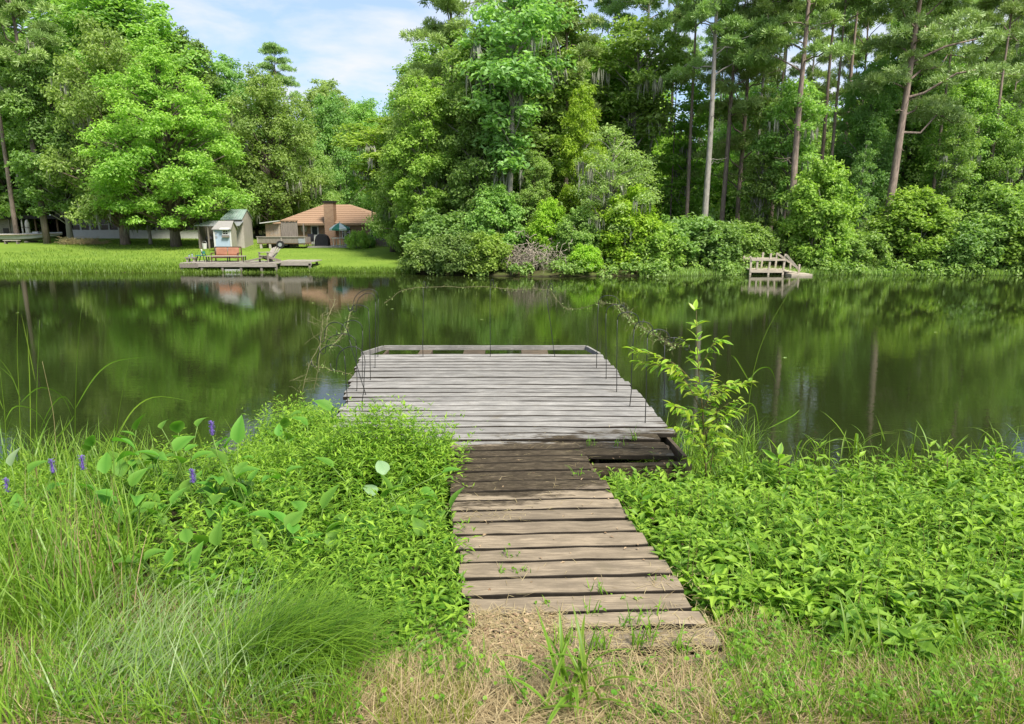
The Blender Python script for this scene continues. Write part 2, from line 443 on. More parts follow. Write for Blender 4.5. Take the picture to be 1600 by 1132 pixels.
M['roof_green'] = plain('roof_green', (0.17, 0.25, 0.21), 0.5, 0.15, 3, 0.4, c2=(0.25, 0.29, 0.27))
M['roof_dark'] = plain('roof_dark', (0.045, 0.042, 0.04), 0.9, 0.25, 4, 0.1)
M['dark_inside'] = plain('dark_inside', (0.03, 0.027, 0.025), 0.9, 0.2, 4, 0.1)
M['glass'] = plain('glass', (0.035, 0.045, 0.045), 0.08, 0.2, 2, 0.6)
M['steel_grey'] = plain('steel_grey', (0.40, 0.41, 0.42), 0.4, 0.1, 5, 0.5, metal=0.5)
M['green_cloth'] = plain('green_cloth', (0.03, 0.17, 0.12), 0.8, 0.1, 5)
M['white_cloth'] = plain('white_cloth', (0.5, 0.56, 0.55), 0.8, 0.05, 5)
M['black_cover'] = plain('black_cover', (0.018, 0.017, 0.02), 0.6, 0.2, 4, 0.3)
M['cushion'] = plain('cushion', (0.34, 0.165, 0.1), 0.85, 0.12, 3, 0.1)
M['rust'] = plain('rust', (0.12, 0.07, 0.045), 0.8, 0.25, 8, 0.2)
M['boat_hull'] = plain('boat_hull', (0.4, 0.4, 0.38), 0.5, 0.12, 2, 0.4, c2=(0.30, 0.30, 0.27))
M['boat_trim'] = plain('boat_trim', (0.33, 0.27, 0.18), 0.7, 0.2, 4)
M['rubber'] = plain('rubber', (0.02, 0.02, 0.02), 0.8, 0.1, 5)
M['bleach'] = plain('bleach', (0.55, 0.52, 0.44), 0.7, 0.12, 4)
M['concrete'] = plain('concrete', (0.3, 0.28, 0.245), 0.9, 0.12, 4, 0.1)

def brickmat():
    m, nt, out = mat('brick')
    v = pos(nt, (1, 1, 1), False)
    sp = nd(nt, 'ShaderNodeSeparateXYZ'); nt.links.new(v, sp.inputs[0])
    cb = nd(nt, 'ShaderNodeCombineXYZ'); nt.links.new(sp.outputs['X'], cb.inputs[0]); nt.links.new(sp.outputs['Z'], cb.inputs[1])
    b = nd(nt, 'ShaderNodeTexBrick', {'Vector': cb.outputs[0], 'Color1': (0.22, 0.12, 0.07, 1), 'Color2': (0.29, 0.175, 0.10, 1), 'Mortar': (0.28, 0.24, 0.19, 1), 'Scale': 1.0,
                                     'Brick Width': 0.22, 'Row Height': 0.075, 'Mortar Size': 0.008})
    p = nd(nt, 'ShaderNodeBsdfPrincipled', {'Base Color': b.outputs['Color'], 'Roughness': 0.9, 'Specular IOR Level': 0.1})
    nt.links.new(p.outputs[0], out.inputs[0]); return m
M['brick'] = brickmat()

def groundmat():
    m, nt, out = mat('ground')
    gp = nd(nt, 'ShaderNodeNewGeometry').outputs['Position']
    sp = nd(nt, 'ShaderNodeSeparateXYZ'); nt.links.new(gp, sp.inputs[0])
    n1 = noise(nt, 7, 8, gp, 0.7); n2 = noise(nt, 1.1, 5, gp, 0.6); n3 = noise(nt, 60, 3, gp, 0.6)
    soil = mixc(nt, ramp(nt, n1, 0.35, 0.68), (0.03, 0.022, 0.012), (0.10, 0.07, 0.038))
    soil = mixc(nt, ramp(nt, n3, 0.4, 0.75), soil, (0.14, 0.105, 0.06))
    n4 = noise(nt, 0.35, 5, gp, 0.6)
    lawn = mixc(nt, ramp(nt, n4, 0.33, 0.66), (0.12, 0.195, 0.025), (0.195, 0.27, 0.04))
    lawn = mixc(nt, ramp(nt, n1, 0.35, 0.75), lawn, (0.09, 0.155, 0.02))
    forest = mixc(nt, ramp(nt, n2, 0.35, 0.65), (0.06, 0.048, 0.026), (0.075, 0.095, 0.025))
    # lawn lies west of the wood: X below about -6.5, wobbling
    lx = nd(nt, 'ShaderNodeMath', {0: n2, 1: 3.0, 2: sp.outputs['X']}, operation='MULTIPLY_ADD').outputs[0]
    lm = nd(nt, 'ShaderNodeMapRange', {'Value': lx, 'From Min': -4.2, 'From Max': -5.6}).outputs[0]
    ly = nd(nt, 'ShaderNodeMapRange', {'Value': sp.outputs['Y'], 'From Min': 72, 'From Max': 66}).outputs[0]
    lmask = nd(nt, 'ShaderNodeMath', {0: lm, 1: ly}, operation='MULTIPLY').outputs[0]
    far = mixc(nt, lmask, forest, lawn)
    col = mixc(nt, nd(nt, 'ShaderNodeMapRange', {'Value': sp.outputs['Y'], 'From Min': 19, 'From Max': 20}).outputs[0], soil, far)
    # wet mud below the waterline
    col = mixc(nt, nd(nt, 'ShaderNodeMapRange', {'Value': sp.outputs['Z'], 'From Min': 0.12, 'From Max': 0.0}).outputs[0], col, (0.03, 0.026, 0.015))
    p = nd(nt, 'ShaderNodeBsdfPrincipled', {'Base Color': col, 'Roughness': 0.95, 'Specular IOR Level': 0.08})
    b = nd(nt, 'ShaderNodeBump', {'Strength': 0.7, 'Distance': 0.03, 'Height': n1}); nt.links.new(b.outputs[0], p.inputs['Normal'])
    nt.links.new(p.outputs[0], out.inputs[0]); return m
def watermat():
    m, nt, out = mat('pond_water')
    gp = nd(nt, 'ShaderNodeNewGeometry').outputs['Position']
    mp = nd(nt, 'ShaderNodeMapping', {'Scale': (0.8, 2.6, 1)}); nt.links.new(gp, mp.inputs['Vector'])
    a = noise(nt, 1.5, 3, mp.outputs[0], 0.5, 0.3)
    mp2 = nd(nt, 'ShaderNodeMapping', {'Scale': (1.4, 4.5, 1), 'Rotation': (0, 0, 0.25)}); nt.links.new(gp, mp2.inputs['Vector'])
    b = noise(nt, 4.5, 2, mp2.outputs[0], 0.5)
    calm = noise(nt, 0.07, 3, gp, 0.5)
    h = nd(nt, 'ShaderNodeMath', {0: b, 1: 0.45, 2: a}, operation='MULTIPLY_ADD').outputs[0]
    st = nd(nt, 'ShaderNodeMapRange', {'Value': calm, 'From Min': 0.35, 'From Max': 0.65, 'To Min': 0.30, 'To Max': 1.5}).outputs[0]
    h = nd(nt, 'ShaderNodeMath', {0: h, 1: st}, operation='MULTIPLY').outputs[0]
    bp = nd(nt, 'ShaderNodeBump', {'Strength': 1.0, 'Distance': 0.0018, 'Height': h})
    p = nd(nt, 'ShaderNodeBsdfPrincipled', {'Base Color': (0.014, 0.020, 0.005, 1), 'Roughness': 0.012, 'IOR': 1.33, 'Specular IOR Level': 0.5, 'Normal': bp.outputs[0]})
    nt.links.new(p.outputs[0], out.inputs[0]); return m
M['ground'] = groundmat()
M['water'] = watermat()

# ------------------------------------------------------------------ ground and water
def build_ground():
    ys = np.unique(np.round(np.concatenate([np.arange(-60, 0, 6), np.arange(0, 11, 0.2), np.arange(11, 36, 2.5), np.arange(36, 44, 0.4), np.arange(44, 90, 2), np.arange(90, 200, 15), np.arange(200, 1201, 100)]), 3))
    xs = np.unique(np.round(np.concatenate([-np.arange(80, 1201, 80), np.arange(80, 1201, 80), np.arange(-80, 81, 4), np.arange(-36, 37, 1.0), np.arange(-8, 8.1, 0.25)]), 3))
    X, Y = np.meshgrid(xs, ys)
    Z = ground_z(X, Y) + 0.0
    v = np.stack([X, Y, Z], -1).reshape(-1, 3)
    w = len(xs); i, j = np.meshgrid(np.arange(len(ys) - 1), np.arange(w - 1), indexing='ij')
    a = (i * w + j).ravel()
    q = np.stack([a, a + 1, a + w + 1, a + w], 1)
    o = MB().add(v, q).build('ground', M['ground'], smooth=True)
    tag(o, 'grassy pond banks with a mown lawn and wooded floor beyond', kind='structure')
build_ground()
wv = [[-400, 2, 0], [400, 2, 0], [400, 48, 0], [-400, 48, 0]]
o = MB().add(wv, [[0, 1, 2, 3]]).build('pond_water', M['water'])
tag(o, 'dark green still pond water reflecting the trees', kind='structure')

# ------------------------------------------------------------------ tree prototypes (metres, base at the origin)
def bez(a, b, k=6, sag=0.0, wobble=0.12):
    a, b = np.array(a, float), np.array(b, float)
    t = np.linspace(0, 1, k)[:, None]
    L = np.linalg.norm(b - a)
    p = a + (b - a) * t
    p[:, 2] += (np.sin(t[:, 0] * math.pi) * sag * L)
    p[1:-1] += rng.normal(size=(k - 2, 3)) * wobble * L * 0.18
    return p
def trunk_path(h, lean=(0, 0), k=9, wobble=0.12):
    t = np.linspace(0, 1, k)
    p = np.stack([lean[0] * t * h, lean[1] * t * h, t * h - 0.3 * (t == 0)], 1)
    p[1:, :2] += np.cumsum(rng.normal(size=(k - 1, 2)) * wobble * 0.4, axis=0)
    return p
def trunk_at(p, z):
    return np.array([np.interp(z, p[:, 2], p[:, 0]), np.interp(z, p[:, 2], p[:, 1]), z])
def puff(mb, c, r, n, L, W, flat=0.55, dens_up=0.5, spread=(0.55, 1.0)):
    d = nrm(rng.normal(size=(n, 3)))
    flip = (d[:, 2] < 0) & (rng.random(n) < dens_up)
    d[flip, 2] *= -1
    rr = rng.uniform(spread[0] ** 2, spread[1] ** 2, n) ** 0.5
    # lumpy surface
    lump = 1 + 0.28 * np.sin(d[:, 0] * 5 + c[0] * 3) * np.sin(d[:, 1] * 5 + c[1] * 3 + 1) + 0.15 * rng.normal(size=n)
    p = np.array(c) + d * (r * rr * lump)[:, None] * np.array([1, 1, flat])
    p[:, 2] -= 0.18 * r * (d[:, 0] ** 2 + d[:, 1] ** 2)
    nor = nrm(d * 0.5 + np.array([0, 0, 0.75]) + rng.normal(size=(n, 3)) * 0.45)
    tint = np.clip(rng.normal(0.5, 0.22) + rng.normal(0, 0.22, n), 0, 1)
    leaves2(mb, p, nor, rng.uniform(0.7, 1.2, n) * L, rng.uniform(0.7, 1.2, n) * W, tint)
def needle_puff(mb, c, r, n, L=0.42, W=0.05, flat=0.6):
    nt_ = max(3, n // 9)
    d = nrm(rng.normal(size=(nt_, 3))); d[:, 2] = np.abs(d[:, 2]) * 0.8 - 0.15
    tc_ = np.array(c) + d * r * rng.uniform(0.35, 1.0, (nt_, 1)) * np.array([1, 1, flat])
    tw = np.repeat(np.arange(nt_), 9); N = len(tw)
    ax = nrm(d[tw] * 0.9 + rng.normal(size=(N, 3)) * 0.65 + np.array([0, 0, 0.25]))
    p = tc_[tw] + ax * L * 0.5
    nor = nrm(np.cross(ax, rng.normal(size=(N, 3))))
    sd = np.cross(nor, ax); LL = rng.uniform(0.7, 1.2, N)[:, None] * L
    b = p - ax * LL * 0.5; t = p + ax * LL * 0.5
    v = np.stack([b + sd * W * 0.3, b - sd * W * 0.3, t - sd * W * 0.5, t + sd * W * 0.5], 1).reshape(-1, 3)
    i = np.arange(N)[:, None] * 4
    tint = np.clip(rng.normal(0.5, 0.2) + rng.normal(0, 0.2, N), 0, 1)
    mb.add(v, quads=i + [0, 1, 2, 3], tint=np.repeat(tint, 4))
def moss_strands(mb, c, n, r, L):
    for k in range(n):
        a = np.array(c) + rng.normal(size=3) * r * np.array([1, 1, 0.25])
        m = 6; l = L * rng.uniform(0.5, 1.2)
        b = np.repeat(a[None], m, 0) + rng.normal(size=(m, 3)) * 0.07
        blades(mb, b, rng.uniform(0, 6.28, m), np.full(m, 2.9) + rng.normal(0, 0.2, m), np.full(m, 3.1), l * rng.uniform(0.5, 1, m), 0.09, rng.random(m), nseg=3)

PROTO = {}
def deciduous(key, h, prof, base, npuff, pr, nleaf, L=0.34, W=0.20, trunk_r=0.25, flat=0.5, moss=0, inner=0.45, kt=0.98, lean=(0, 0), side=None):
    """prof: list of (t, radius) from crown base to top."""
    tp = trunk_path(h * kt * 0.97, lean)
    tb = MB(); cb = MB(); ms = MB()
    tr = trunk_r * (1 - np.linspace(0, 1, len(tp))) ** 0.7 + 0.03
    tr[0] *= 1.35
    tb.tube(tp, tr, 9)
    pt, prr = zip(*prof)
    wts = np.array([np.interp(t, pt, prr) for t in np.linspace(0, 1, 60)]) + 0.3
    cdf = np.cumsum(wts); cdf /= cdf[-1]
    ang0 = rng.uniform(0, 6.28)
    for k in range(npuff):
        t = np.interp((k + rng.random()) / npuff, cdf, np.linspace(0, 1, 60))
        rad = np.interp(t, pt, prr)
        a = ang0 + k * 2.399 + rng.normal(0, 0.3)
        rho = rad * (math.sqrt(rng.uniform(inner ** 2, 1.0)) if k % 4 else rng.uniform(0.12, 0.5)) * rng.uniform(0.82, 1.08)
        z = base + (h - base) * t
        c0 = trunk_at(tp, min(z, h * 0.95))
        c = np.array([c0[0] + math.cos(a) * rho, c0[1] + math.sin(a) * rho, z + rng.normal(0, 0.25)])
        if side is not None:
            c[:2] += np.array(side) * rho * 0.25
        r = pr * rng.uniform(0.5, 1.25) * (0.75 + 0.35 * min(1, rad / max(prr)))
        puff(cb, c, r, int(nleaf * (r / pr) ** 2), L, W, flat, spread=(0.25, 1.12))
        zs = max(base * 0.55, z - 0.55 * rho - 0.4)
        s = trunk_at(tp, min(zs, h * 0.9))
        lr = 0.022 + 0.010 * rho
        tb.tube(bez(s, c, 6, 0.08), np.linspace(min(lr * 1.5, trunk_r * 0.6), 0.018, 6), 5, cap=False)
        if moss and rng.random() < moss and t < 0.7:
            moss_strands(ms, c - np.array([0, 0, 0.3 * r]), rng.integers(3, 7), r * 0.5, 1.3)
    PROTO[key] = (tb.mesh(key + '_trunk', M['bark_grey'], True), cb.mesh(key + '_crown', M['leaf_mid']), ms.mesh(key + '_moss', M['moss']) if ms.n else None, h)
def pine(key, h, base, rad, nb, npf=3, nn=320, trunk_r=0.28, lean=(0, 0), moss=0, pr=0.85, droop=0.1, boughs=()):
    tp = trunk_path(h, lean, 10, 0.10)
    tb = MB(); cb = MB(); ms = MB()
    tr = trunk_r * (1 - 0.86 * np.linspace(0, 1, len(tp)) ** 1.2); tr[0] *= 1.25
    tb.tube(tp, tr, 9)
    def bough(z, a, l, rise):
        s = trunk_at(tp, z)
        e = s + np.array([math.cos(a) * l, math.sin(a) * l, rise * l])
        path = bez(s, e, 6, droop, 0.2)
        tb.tube(path, np.linspace(0.03 + 0.012 * l, 0.015, 6), 5, cap=False)
        for j in range(npf):
            u = rng.uniform(0.3, 1.05) if j else 1.0
            i = min(4, int(u * 5)); q = path[i] + (path[min(5, i + 1)] - path[i]) * (u * 5 - i)
            q = q + rng.normal(size=3) * np.array([0.55, 0.55, 0.2]) * (0.6 + l * 0.12)
            needle_puff(cb, q, pr * rng.uniform(0.75, 1.3), nn)
        if moss and rng.random() < moss:
            moss_strands(ms, path[3], rng.integers(2, 5), 0.4, 1.2)
    for k in range(nb):
        t = (k + rng.random() * 0.8) / nb
        z = base + (h - base) * t ** 0.9
        l = rad * (1 - t) ** 0.55 * rng.uniform(0.55, 1.1) + 0.5
        bough(min(z, h * 0.985), k * 2.399 + rng.normal(0, 0.4), l, rng.uniform(-0.05, 0.4) + 0.4 * t)
    for (z, a, l, rise) in boughs:
        bough(z, a, l, rise)
    # dead stubs under the crown
    for k in range(5):
        z = rng.uniform(base * 0.45, base); a = rng.uniform(0, 6.28); s = trunk_at(tp, z); l = rng.uniform(0.5, 1.8)
        tb.tube(bez(s, s + np.array([math.cos(a) * l, math.sin(a) * l, rng.uniform(-0.3, 0.3)]), 5, 0.05, 0.3), np.linspace(0.035, 0.01, 5), 4, cap=False)
    PROTO[key] = (tb.mesh(key + '_trunk', M['bark_pine'], True), cb.mesh(key + '_crown', M['needle']), ms.mesh(key + '_moss', M['moss']) if ms.n else None, h)
def bushy(key, h, r, npuff, nleaf, L=0.26, W=0.16, pr=0.6, flat=0.7):
    tb = MB(); cb = MB()
    for k in range(9):
        a = k * 0.7 + rng.random(); e = np.array([math.cos(a) * r * 0.6, math.sin(a) * r * 0.6, h * rng.uniform(0.5, 0.85)])
        tb.tube(bez((0.12 * math.cos(a), 0.12 * math.sin(a), -0.15), e, 6, 0.05, 0.25), np.linspace(0.05, 0.015, 6), 5, cap=False)
    for k in range(npuff):
        t = (k + rng.random()) / npuff
        z = h * (0.06 + 0.9 * t); rad = r * math.sqrt(max(0.05, 1 - (max(0, t - 0.35) / 0.68) ** 2)) * (0.85 if t < 0.15 else 1)
        a = k * 2.399 + rng.normal(0, 0.3); rho = rad * math.sqrt(rng.uniform(0.3, 1.0))
        kk = 1.0 + max(0, rng.normal(0, 0.22)); f_ = rng.uniform(0.5, 1.3)
        puff(cb, (math.cos(a) * rho * kk, math.sin(a) * rho * kk, z * (1 + rng.normal(0, 0.06))), pr * f_, int(nleaf * f_ ** 2), L, W, flat, spread=(0.3, 1.15))
    for k in range(26):
        a = rng.uniform(0, 6.28); t = rng.uniform(0.15, 1.12); rad = r * math.sqrt(max(0.03, 1 - (max(0, t - 0.35) / 0.8) ** 2)) * rng.uniform(1.0, 1.28)
        puff(cb, (math.cos(a) * rad, math.sin(a) * rad, h * t), pr * rng.uniform(0.3, 0.6), int(nleaf * 0.28), L, W, 0.9, spread=(0.1, 1.2))
    PROTO[key] = (tb.mesh(key + '_trunk', M['bark_grey'], True), cb.mesh(key + '_crown', M['leaf_mid']), None, h)

PF_OVAL = [(0, 0.55), (0.2, 0.95), (0.45, 1.0), (0.75, 0.85), (1, 0.4)]
def sc_(p, r): return [(t, x * r) for t, x in p]
deciduous('oak_a', 16, sc_([(0, 0.8), (0.25, 1.0), (0.6, 0.9), (0.85, 0.6), (1, 0.25)], 6.2), 2.2, 170, 1.15, 230, trunk_r=0.38, flat=0.6, moss=0.18)
deciduous('oak_b', 15, sc_([(0, 0.9), (0.3, 1.0), (0.6, 0.85), (0.85, 0.55), (1, 0.2)], 6.6), 1.6, 175, 1.1, 230, trunk_r=0.36, flat=0.6, moss=0.12)
deciduous('maple_a', 20, sc_(PF_OVAL, 4.2), 4.5, 150, 1.05, 220, trunk_r=0.26, flat=0.55)
deciduous('maple_b', 18, sc_([(0, 0.7), (0.3, 1.0), (0.55, 0.95), (0.8, 0.8), (1, 0.4)], 4.0), 3.0, 145, 1.0, 220, trunk_r=0.22, flat=0.55)
deciduous('slender_a', 15, sc_([(0, 0.6), (0.3, 1.0), (0.7, 0.8), (1, 0.2)], 2.4), 2.5, 55, 0.85, 170, L=0.30, W=0.18, trunk_r=0.13, moss=0.2)
deciduous('slender_b', 14, sc_([(0, 0.3), (0.5, 0.9), (0.8, 0.9), (1, 0.3)], 2.6), 5.0, 45, 0.9, 170, L=0.32, W=0.18, trunk_r=0.12, moss=0.3)
deciduous('conic', 17.5, [(0, 4.6), (0.12, 6.2), (0.35, 6.5), (0.6, 5.2), (0.82, 2.8), (1, 0.5)], 2.3, 260, 1.05, 230, L=0.31, W=0.16, trunk_r=0.36, flat=0.5, inner=0.5)
deciduous('weeper', 11, [(0, 2.6), (0.3, 3.6), (0.6, 3.3), (0.85, 2.0), (1, 0.6)], 2.6, 75, 0.85, 150, L=0.27, W=0.12, trunk_r=0.2, flat=0.5, moss=0.35, lean=(0.05, -0.05))
pine('pine_a', 28, 14, 4.0, 26, 4, 300, 0.30, moss=0.1)
pine('pine_b', 27, 11, 4.2, 28, 4, 300, 0.27, lean=(0.02, 0.0), moss=0.15)
pine('pine_c', 30, 20, 3.6, 24, 4, 300, 0.24)
pine('pine_low', 24, 4.5, 4.4, 42, 4, 300, 0.26, lean=(-0.01, 0))
pine('pine_lean', 28, 14, 4.5, 26, 7, 300, 0.36, lean=(0.05, 0.0), boughs=[(9.6, 0.1, 6.0, 0.16), (12, -0.35, 7.5, 0.16), (13.2, 0.3, 6.5, 0.3), (14.5, 0.0, 8.0, 0.2), (10.8, 0.5, 5.0, 0.1), (12.6, 2.6, 3.5, 0.2)])
bushy('bush_a', 3.0, 1.7, 56, 210)
bushy('bush_b', 2.4, 1.9, 54, 200, L=0.24, W=0.13)
bushy('bush_tall', 5.4, 2.0, 95, 220, L=0.28, W=0.16, pr=0.7, flat=0.6)
bushy('boxwood', 1.2, 1.0, 34, 240, L=0.10, W=0.06, pr=0.3, flat=0.9)

def put_tree(kind, name, label, cat, px, Y, top=None, sx=1.0, leaf=None, bark=None, group=None, rz=None, h=None, base=None):
    tm, cm_, mm, ph = PROTO[kind]
    X = PY(px, 350, Y)[0] if base is None else base
    g = float(ground_z(X, Y)) if base is None else 0.0
    if base is None:
        g = float(ground_z(X, Y))
    if top is not None:
        h = PY(px, top, Y)[2] - g
    s = h / ph
    rr = rng.uniform(0, 6.28) if rz is None else rz
    t = thing(name, label, cat, (X, Y, g - 0.05), rr, group)
    t.scale = (s * sx, s * sx, s)
    tk = obj('trunk', tm, t); cr_ = obj('crown', cm_, t)
    if bark:
        tk.material_slots[0].link = 'OBJECT'; tk.material_slots[0].material = M[bark]
    if leaf:
        cr_.material_slots[0].link = 'OBJECT'; cr_.material_slots[0].material = M[leaf]
    if mm is not None:
        tag(obj('hanging_moss', mm, t), kind='stuff')
    return t

T = put_tree
# --- trees on the lawn side, from the water back
T('conic', 'lawn_tree', 'big bright green cone-shaped tree on the lawn behind the pale shed', 'tree', 272, 54.5, 52, 1.0, 'leaf_bright', 'bark_dark', rz=0.4)
T('oak_a', 'oak_tree', 'broad tree with thick bare lower trunk in front of the porch windows', 'tree', 193, 57, 40, 0.75, 'leaf_mid', 'bark_pine')
T('pine_b', 'pine_tree', 'thick dark trunked tall pine rising behind the white boat', 'tree', 70, 58, -150, 0.95, 'needle', 'bark_dark')
T('pine_c', 'pine_tree', 'tall bare pine trunk by the wall of the dark carport', 'tree', 24, 60, -100, 1.0, 'needle', 'bark_pine')
T('maple_b', 'shade_tree', 'thin trunked shade tree at the bow of the white boat', 'tree', 107, 59, 55, 0.95, 'leaf_dark', 'bark_grey')
T('slender_a', 'young_tree', 'slim dark tree beside the porch between the thick trunk and the bright cone tree', 'tree', 232, 57, 190, 1.2, 'leaf_mid', 'bark_grey')
T('maple_a', 'shade_tree', 'tall round topped tree standing above the long dark roofed house', 'tree', 225, 68, -45, 1.35, 'leaf_mid', 'bark_dark')
T('oak_b', 'shade_tree', 'wide dense tree over the dark carport at the edge of the lawn', 'tree', 30, 70, 20, 1.0, 'leaf_mid', 'bark_dark')
T('maple_b', 'shade_tree', 'tall tree behind the carport roof with leaves against the sky', 'tree', 130, 72, -30, 1.3, 'leaf_blue', 'bark_dark')
T('maple_a', 'shade_tree', 'dark leafy tree top poking out behind the bright cone tree', 'tree', 318, 70, 55, 0.8, 'leaf_dark', 'bark_dark')
T('oak_a', 'shade_tree', 'large rounded mid green tree behind the pale gable shed', 'tree', 428, 66, 112, 0.82, 'leaf_mid', 'bark_dark')
T('maple_a', 'shade_tree', 'upright bluish green tree between the cone tree and the rounded tree', 'tree', 372, 72, 92, 0.9, 'leaf_blue', 'bark_dark')
T('pine_b', 'pine_tree', 'sparse far pine crown standing out against the blue sky', 'tree', 448, 92, 72, 0.9, 'needle_pale', 'bark_dark')
T('oak_b', 'shade_tree', 'round far tree above the chimney of the tan roofed house', 'tree', 522, 84, 150, 0.75, 'leaf_dark', 'bark_dark')
T('maple_b', 'shade_tree', 'pale far tree rising beyond the ridge of the tan roofed house', 'tree', 518, 98, 125, 0.9, 'leaf_pale', 'bark_dark')
T('oak_a', 'shade_tree', 'far leafy tree under the lowest point of the open sky', 'tree', 575, 96, 160, 0.9, 'leaf_mid', 'bark_dark')
T('oak_b', 'shade_tree', 'moss hung tree behind the trailer and wooden privacy screen', 'tree', 400, 70, 215, 0.75, 'leaf_dark', 'bark_dark')
T('oak_b', 'shade_tree', 'low spreading tree directly behind the tan roofed house', 'tree', 480, 74, 205, 0.8, 'leaf_mid', 'bark_dark')

# --- the big clump of trees in the middle
T('oak_b', 'oak_tree', 'big spreading dark tree shading the right end of the tan roofed house', 'tree', 655, 47, 150, 0.70, 'leaf_mid', 'bark_dark', rz=1.2)
T('oak_a', 'oak_tree', 'dense rounded tree behind the shoreline bushes left of the white trunk', 'tree', 700, 45, 195, 0.62, 'leaf_mid', 'bark_dark')
T('pine_low', 'pine_tree', 'full needled pine with boughs reaching out against the cloud', 'tree', 706, 48, -95, 0.95, 'needle', 'bark_dark', rz=2.0)
T('slender_b', 'grey_trunk_tree', 'tall straight tree with pale grey trunk in the middle clump', 'tree', 797, 42.5, -40, 1.05, 'leaf_blue', 'bark_grey', rz=0.5)
T('maple_b', 'shade_tree', 'bluish green tall tree beside the pale grey trunk', 'tree', 745, 44.5, 45, 0.85, 'leaf_mid', 'bark_grey')
T('maple_a', 'shade_tree', 'high leafy tree behind the pale grey trunk reaching the picture top', 'tree', 840, 50, -40, 1.1, 'leaf_mid', 'bark_dark')
T('pine_b', 'pine_tree', 'tall pine behind the yellow green tree in the middle clump', 'tree', 884, 49, -120, 0.85, 'needle', 'bark_pine')
T('maple_b', 'shade_tree', 'vivid yellow green tree above the pale drooping tree', 'tree', 908, 44.5, 135, 0.62, 'leaf_yellow', 'bark_grey')
T('maple_a', 'shade_tree', 'broad leafy tree filling the space behind the pale drooping tree', 'tree', 945, 53, 70, 1.15, 'leaf_bright', 'bark_dark')
T('oak_a', 'oak_tree', 'light green tree whose low boughs hang over the end of the brick house roof', 'tree', 634, 50.5, 188, 0.75, 'leaf_mid', 'bark_dark')
T('maple_b', 'shade_tree', 'light green spreading tree in front of the full needled pine', 'tree', 668, 44.5, 120, 0.9, 'leaf_bright', 'bark_grey')
T('slender_b', 'young_tree', 'tall slim leafy tree against the sky right of the yellow green tree', 'tree', 985, 50, 25, 1.1, 'leaf_mid', 'bark_grey')
T('pine_a', 'pine_tree', 'pine crown filling the sky beside the grey pine trunk', 'tree', 950, 57, -60, 0.8, 'needle_pale', 'bark_grey')
T('slender_a', 'young_tree', 'slim leafy tree standing between the half dead pine and the first pine', 'tree', 1068, 53, 105, 1.2, 'leaf_bright', 'bark_grey')
T('slender_b', 'young_tree', 'light leafy tree with high crown reaching over the brick house roof', 'tree', 612, 50.5, 178, 1.9, 'leaf_bright', 'bark_dark')
T('weeper', 'drooping_tree', 'pale feathery tree leaning out over the water with hanging moss', 'tree', 945, 41, 195, 1.0, 'leaf_pale', 'bark_grey', rz=0.2)
T('maple_b', 'shade_tree', 'low mid green tree filling the space beneath the pale grey trunk', 'tree', 835, 43, 235, 0.85, 'leaf_mid', 'bark_dark')
T('bush_tall', 'shrub', 'lime green bush under the pale drooping tree at the water', 'shrub', 985, 40.0, 305, 0.95, 'leaf_yellow')
T('bush_tall', 'shrub', 'deep green bush between the brush tangle and the lime green bush', 'shrub', 905, 39.8, 335, 0.9, 'leaf_mid')
T('bush_tall', 'shrub', 'yellow tipped bush standing over the grey brush tangle', 'shrub', 860, 41.0, 322, 0.75, 'leaf_yellow')
T('bush_a', 'shrub', 'waterside bush with larger light leaves left of the brush tangle', 'shrub', 758, 38.6, 368, 1.0, 'leaf_bright')
T('bush_b', 'shrub', 'low olive bush at the end of the lawn beside the water', 'shrub', 668, 39.8, 377, 1.0, 'leaf_mid')
T('bush_b', 'shrub', 'low bush between the olive bush and the large leaved bush', 'shrub', 712, 39.2, 370, 1.0, 'leaf_dark')
T('bush_a', 'shrub', 'rounded bush overhanging the water at the right end of the clump', 'shrub', 1025, 39.6, 352, 0.9, 'leaf_bright')
T('bush_a', 'shrub', 'small drooping bush touching the water right of the brush tangle', 'shrub', 915, 38.2, 385, 0.9, 'leaf_yellow')
T('bush_a', 'shrub', 'dark green bush set back behind the olive bush', 'shrub', 690, 42.5, 335, 1.0, 'leaf_dark')
T('bush_tall', 'shrub', 'tall leafy bush behind the waterside bushes under the white trunk', 'shrub', 775, 42.0, 300, 0.9, 'leaf_mid')
T('bush_b', 'shrub', 'dark round bush at the right end of the grey slat fence', 'shrub', 627, 52.5, 362, 0.7, 'leaf_dark')

# --- pines and shrubs on the right bank
PB = 'pines on the wooded bank'
T('pine_a', 'pine_tree', 'grey trunked pine with white lower bark at the edge of the middle clump', 'tree', 1100, 44, -190, 0.9, 'needle', 'bark_grey', PB, rz=0.3)
T('pine_b', 'pine_tree', 'straight pine standing second from the middle clump with mossy boughs', 'tree', 1127, 47, -150, 0.85, 'needle', 'bark_pine', PB)
T('pine_low', 'pine_tree', 'leafy pine whose low boughs veil the trunks near the small ramp dock', 'tree', 1152, 49, -120, 0.75, 'needle', 'bark_pine', PB)
T('pine_a', 'pine_tree', 'thick straight pine rising right behind the small ramp dock', 'tree', 1236, 42.5, -210, 0.95, 'needle', 'bark_pine', PB, rz=3.0)
T('pine_c', 'pine_tree', 'tall pine just behind the thick straight pine with trunk bare to the sky', 'tree', 1275, 52, -150, 0.9, 'needle', 'bark_pine', PB)
T('pine_c', 'pine_tree', 'bare trunk pine between the tall bright bush and the leaning pine', 'tree', 1308, 54, -170, 0.9, 'needle', 'bark_pine', PB)
T('pine_b', 'pine_tree', 'farther slim pine forking near the top left of the leaning pine', 'tree', 1330, 58, -60, 0.7, 'needle', 'bark_dark', PB)
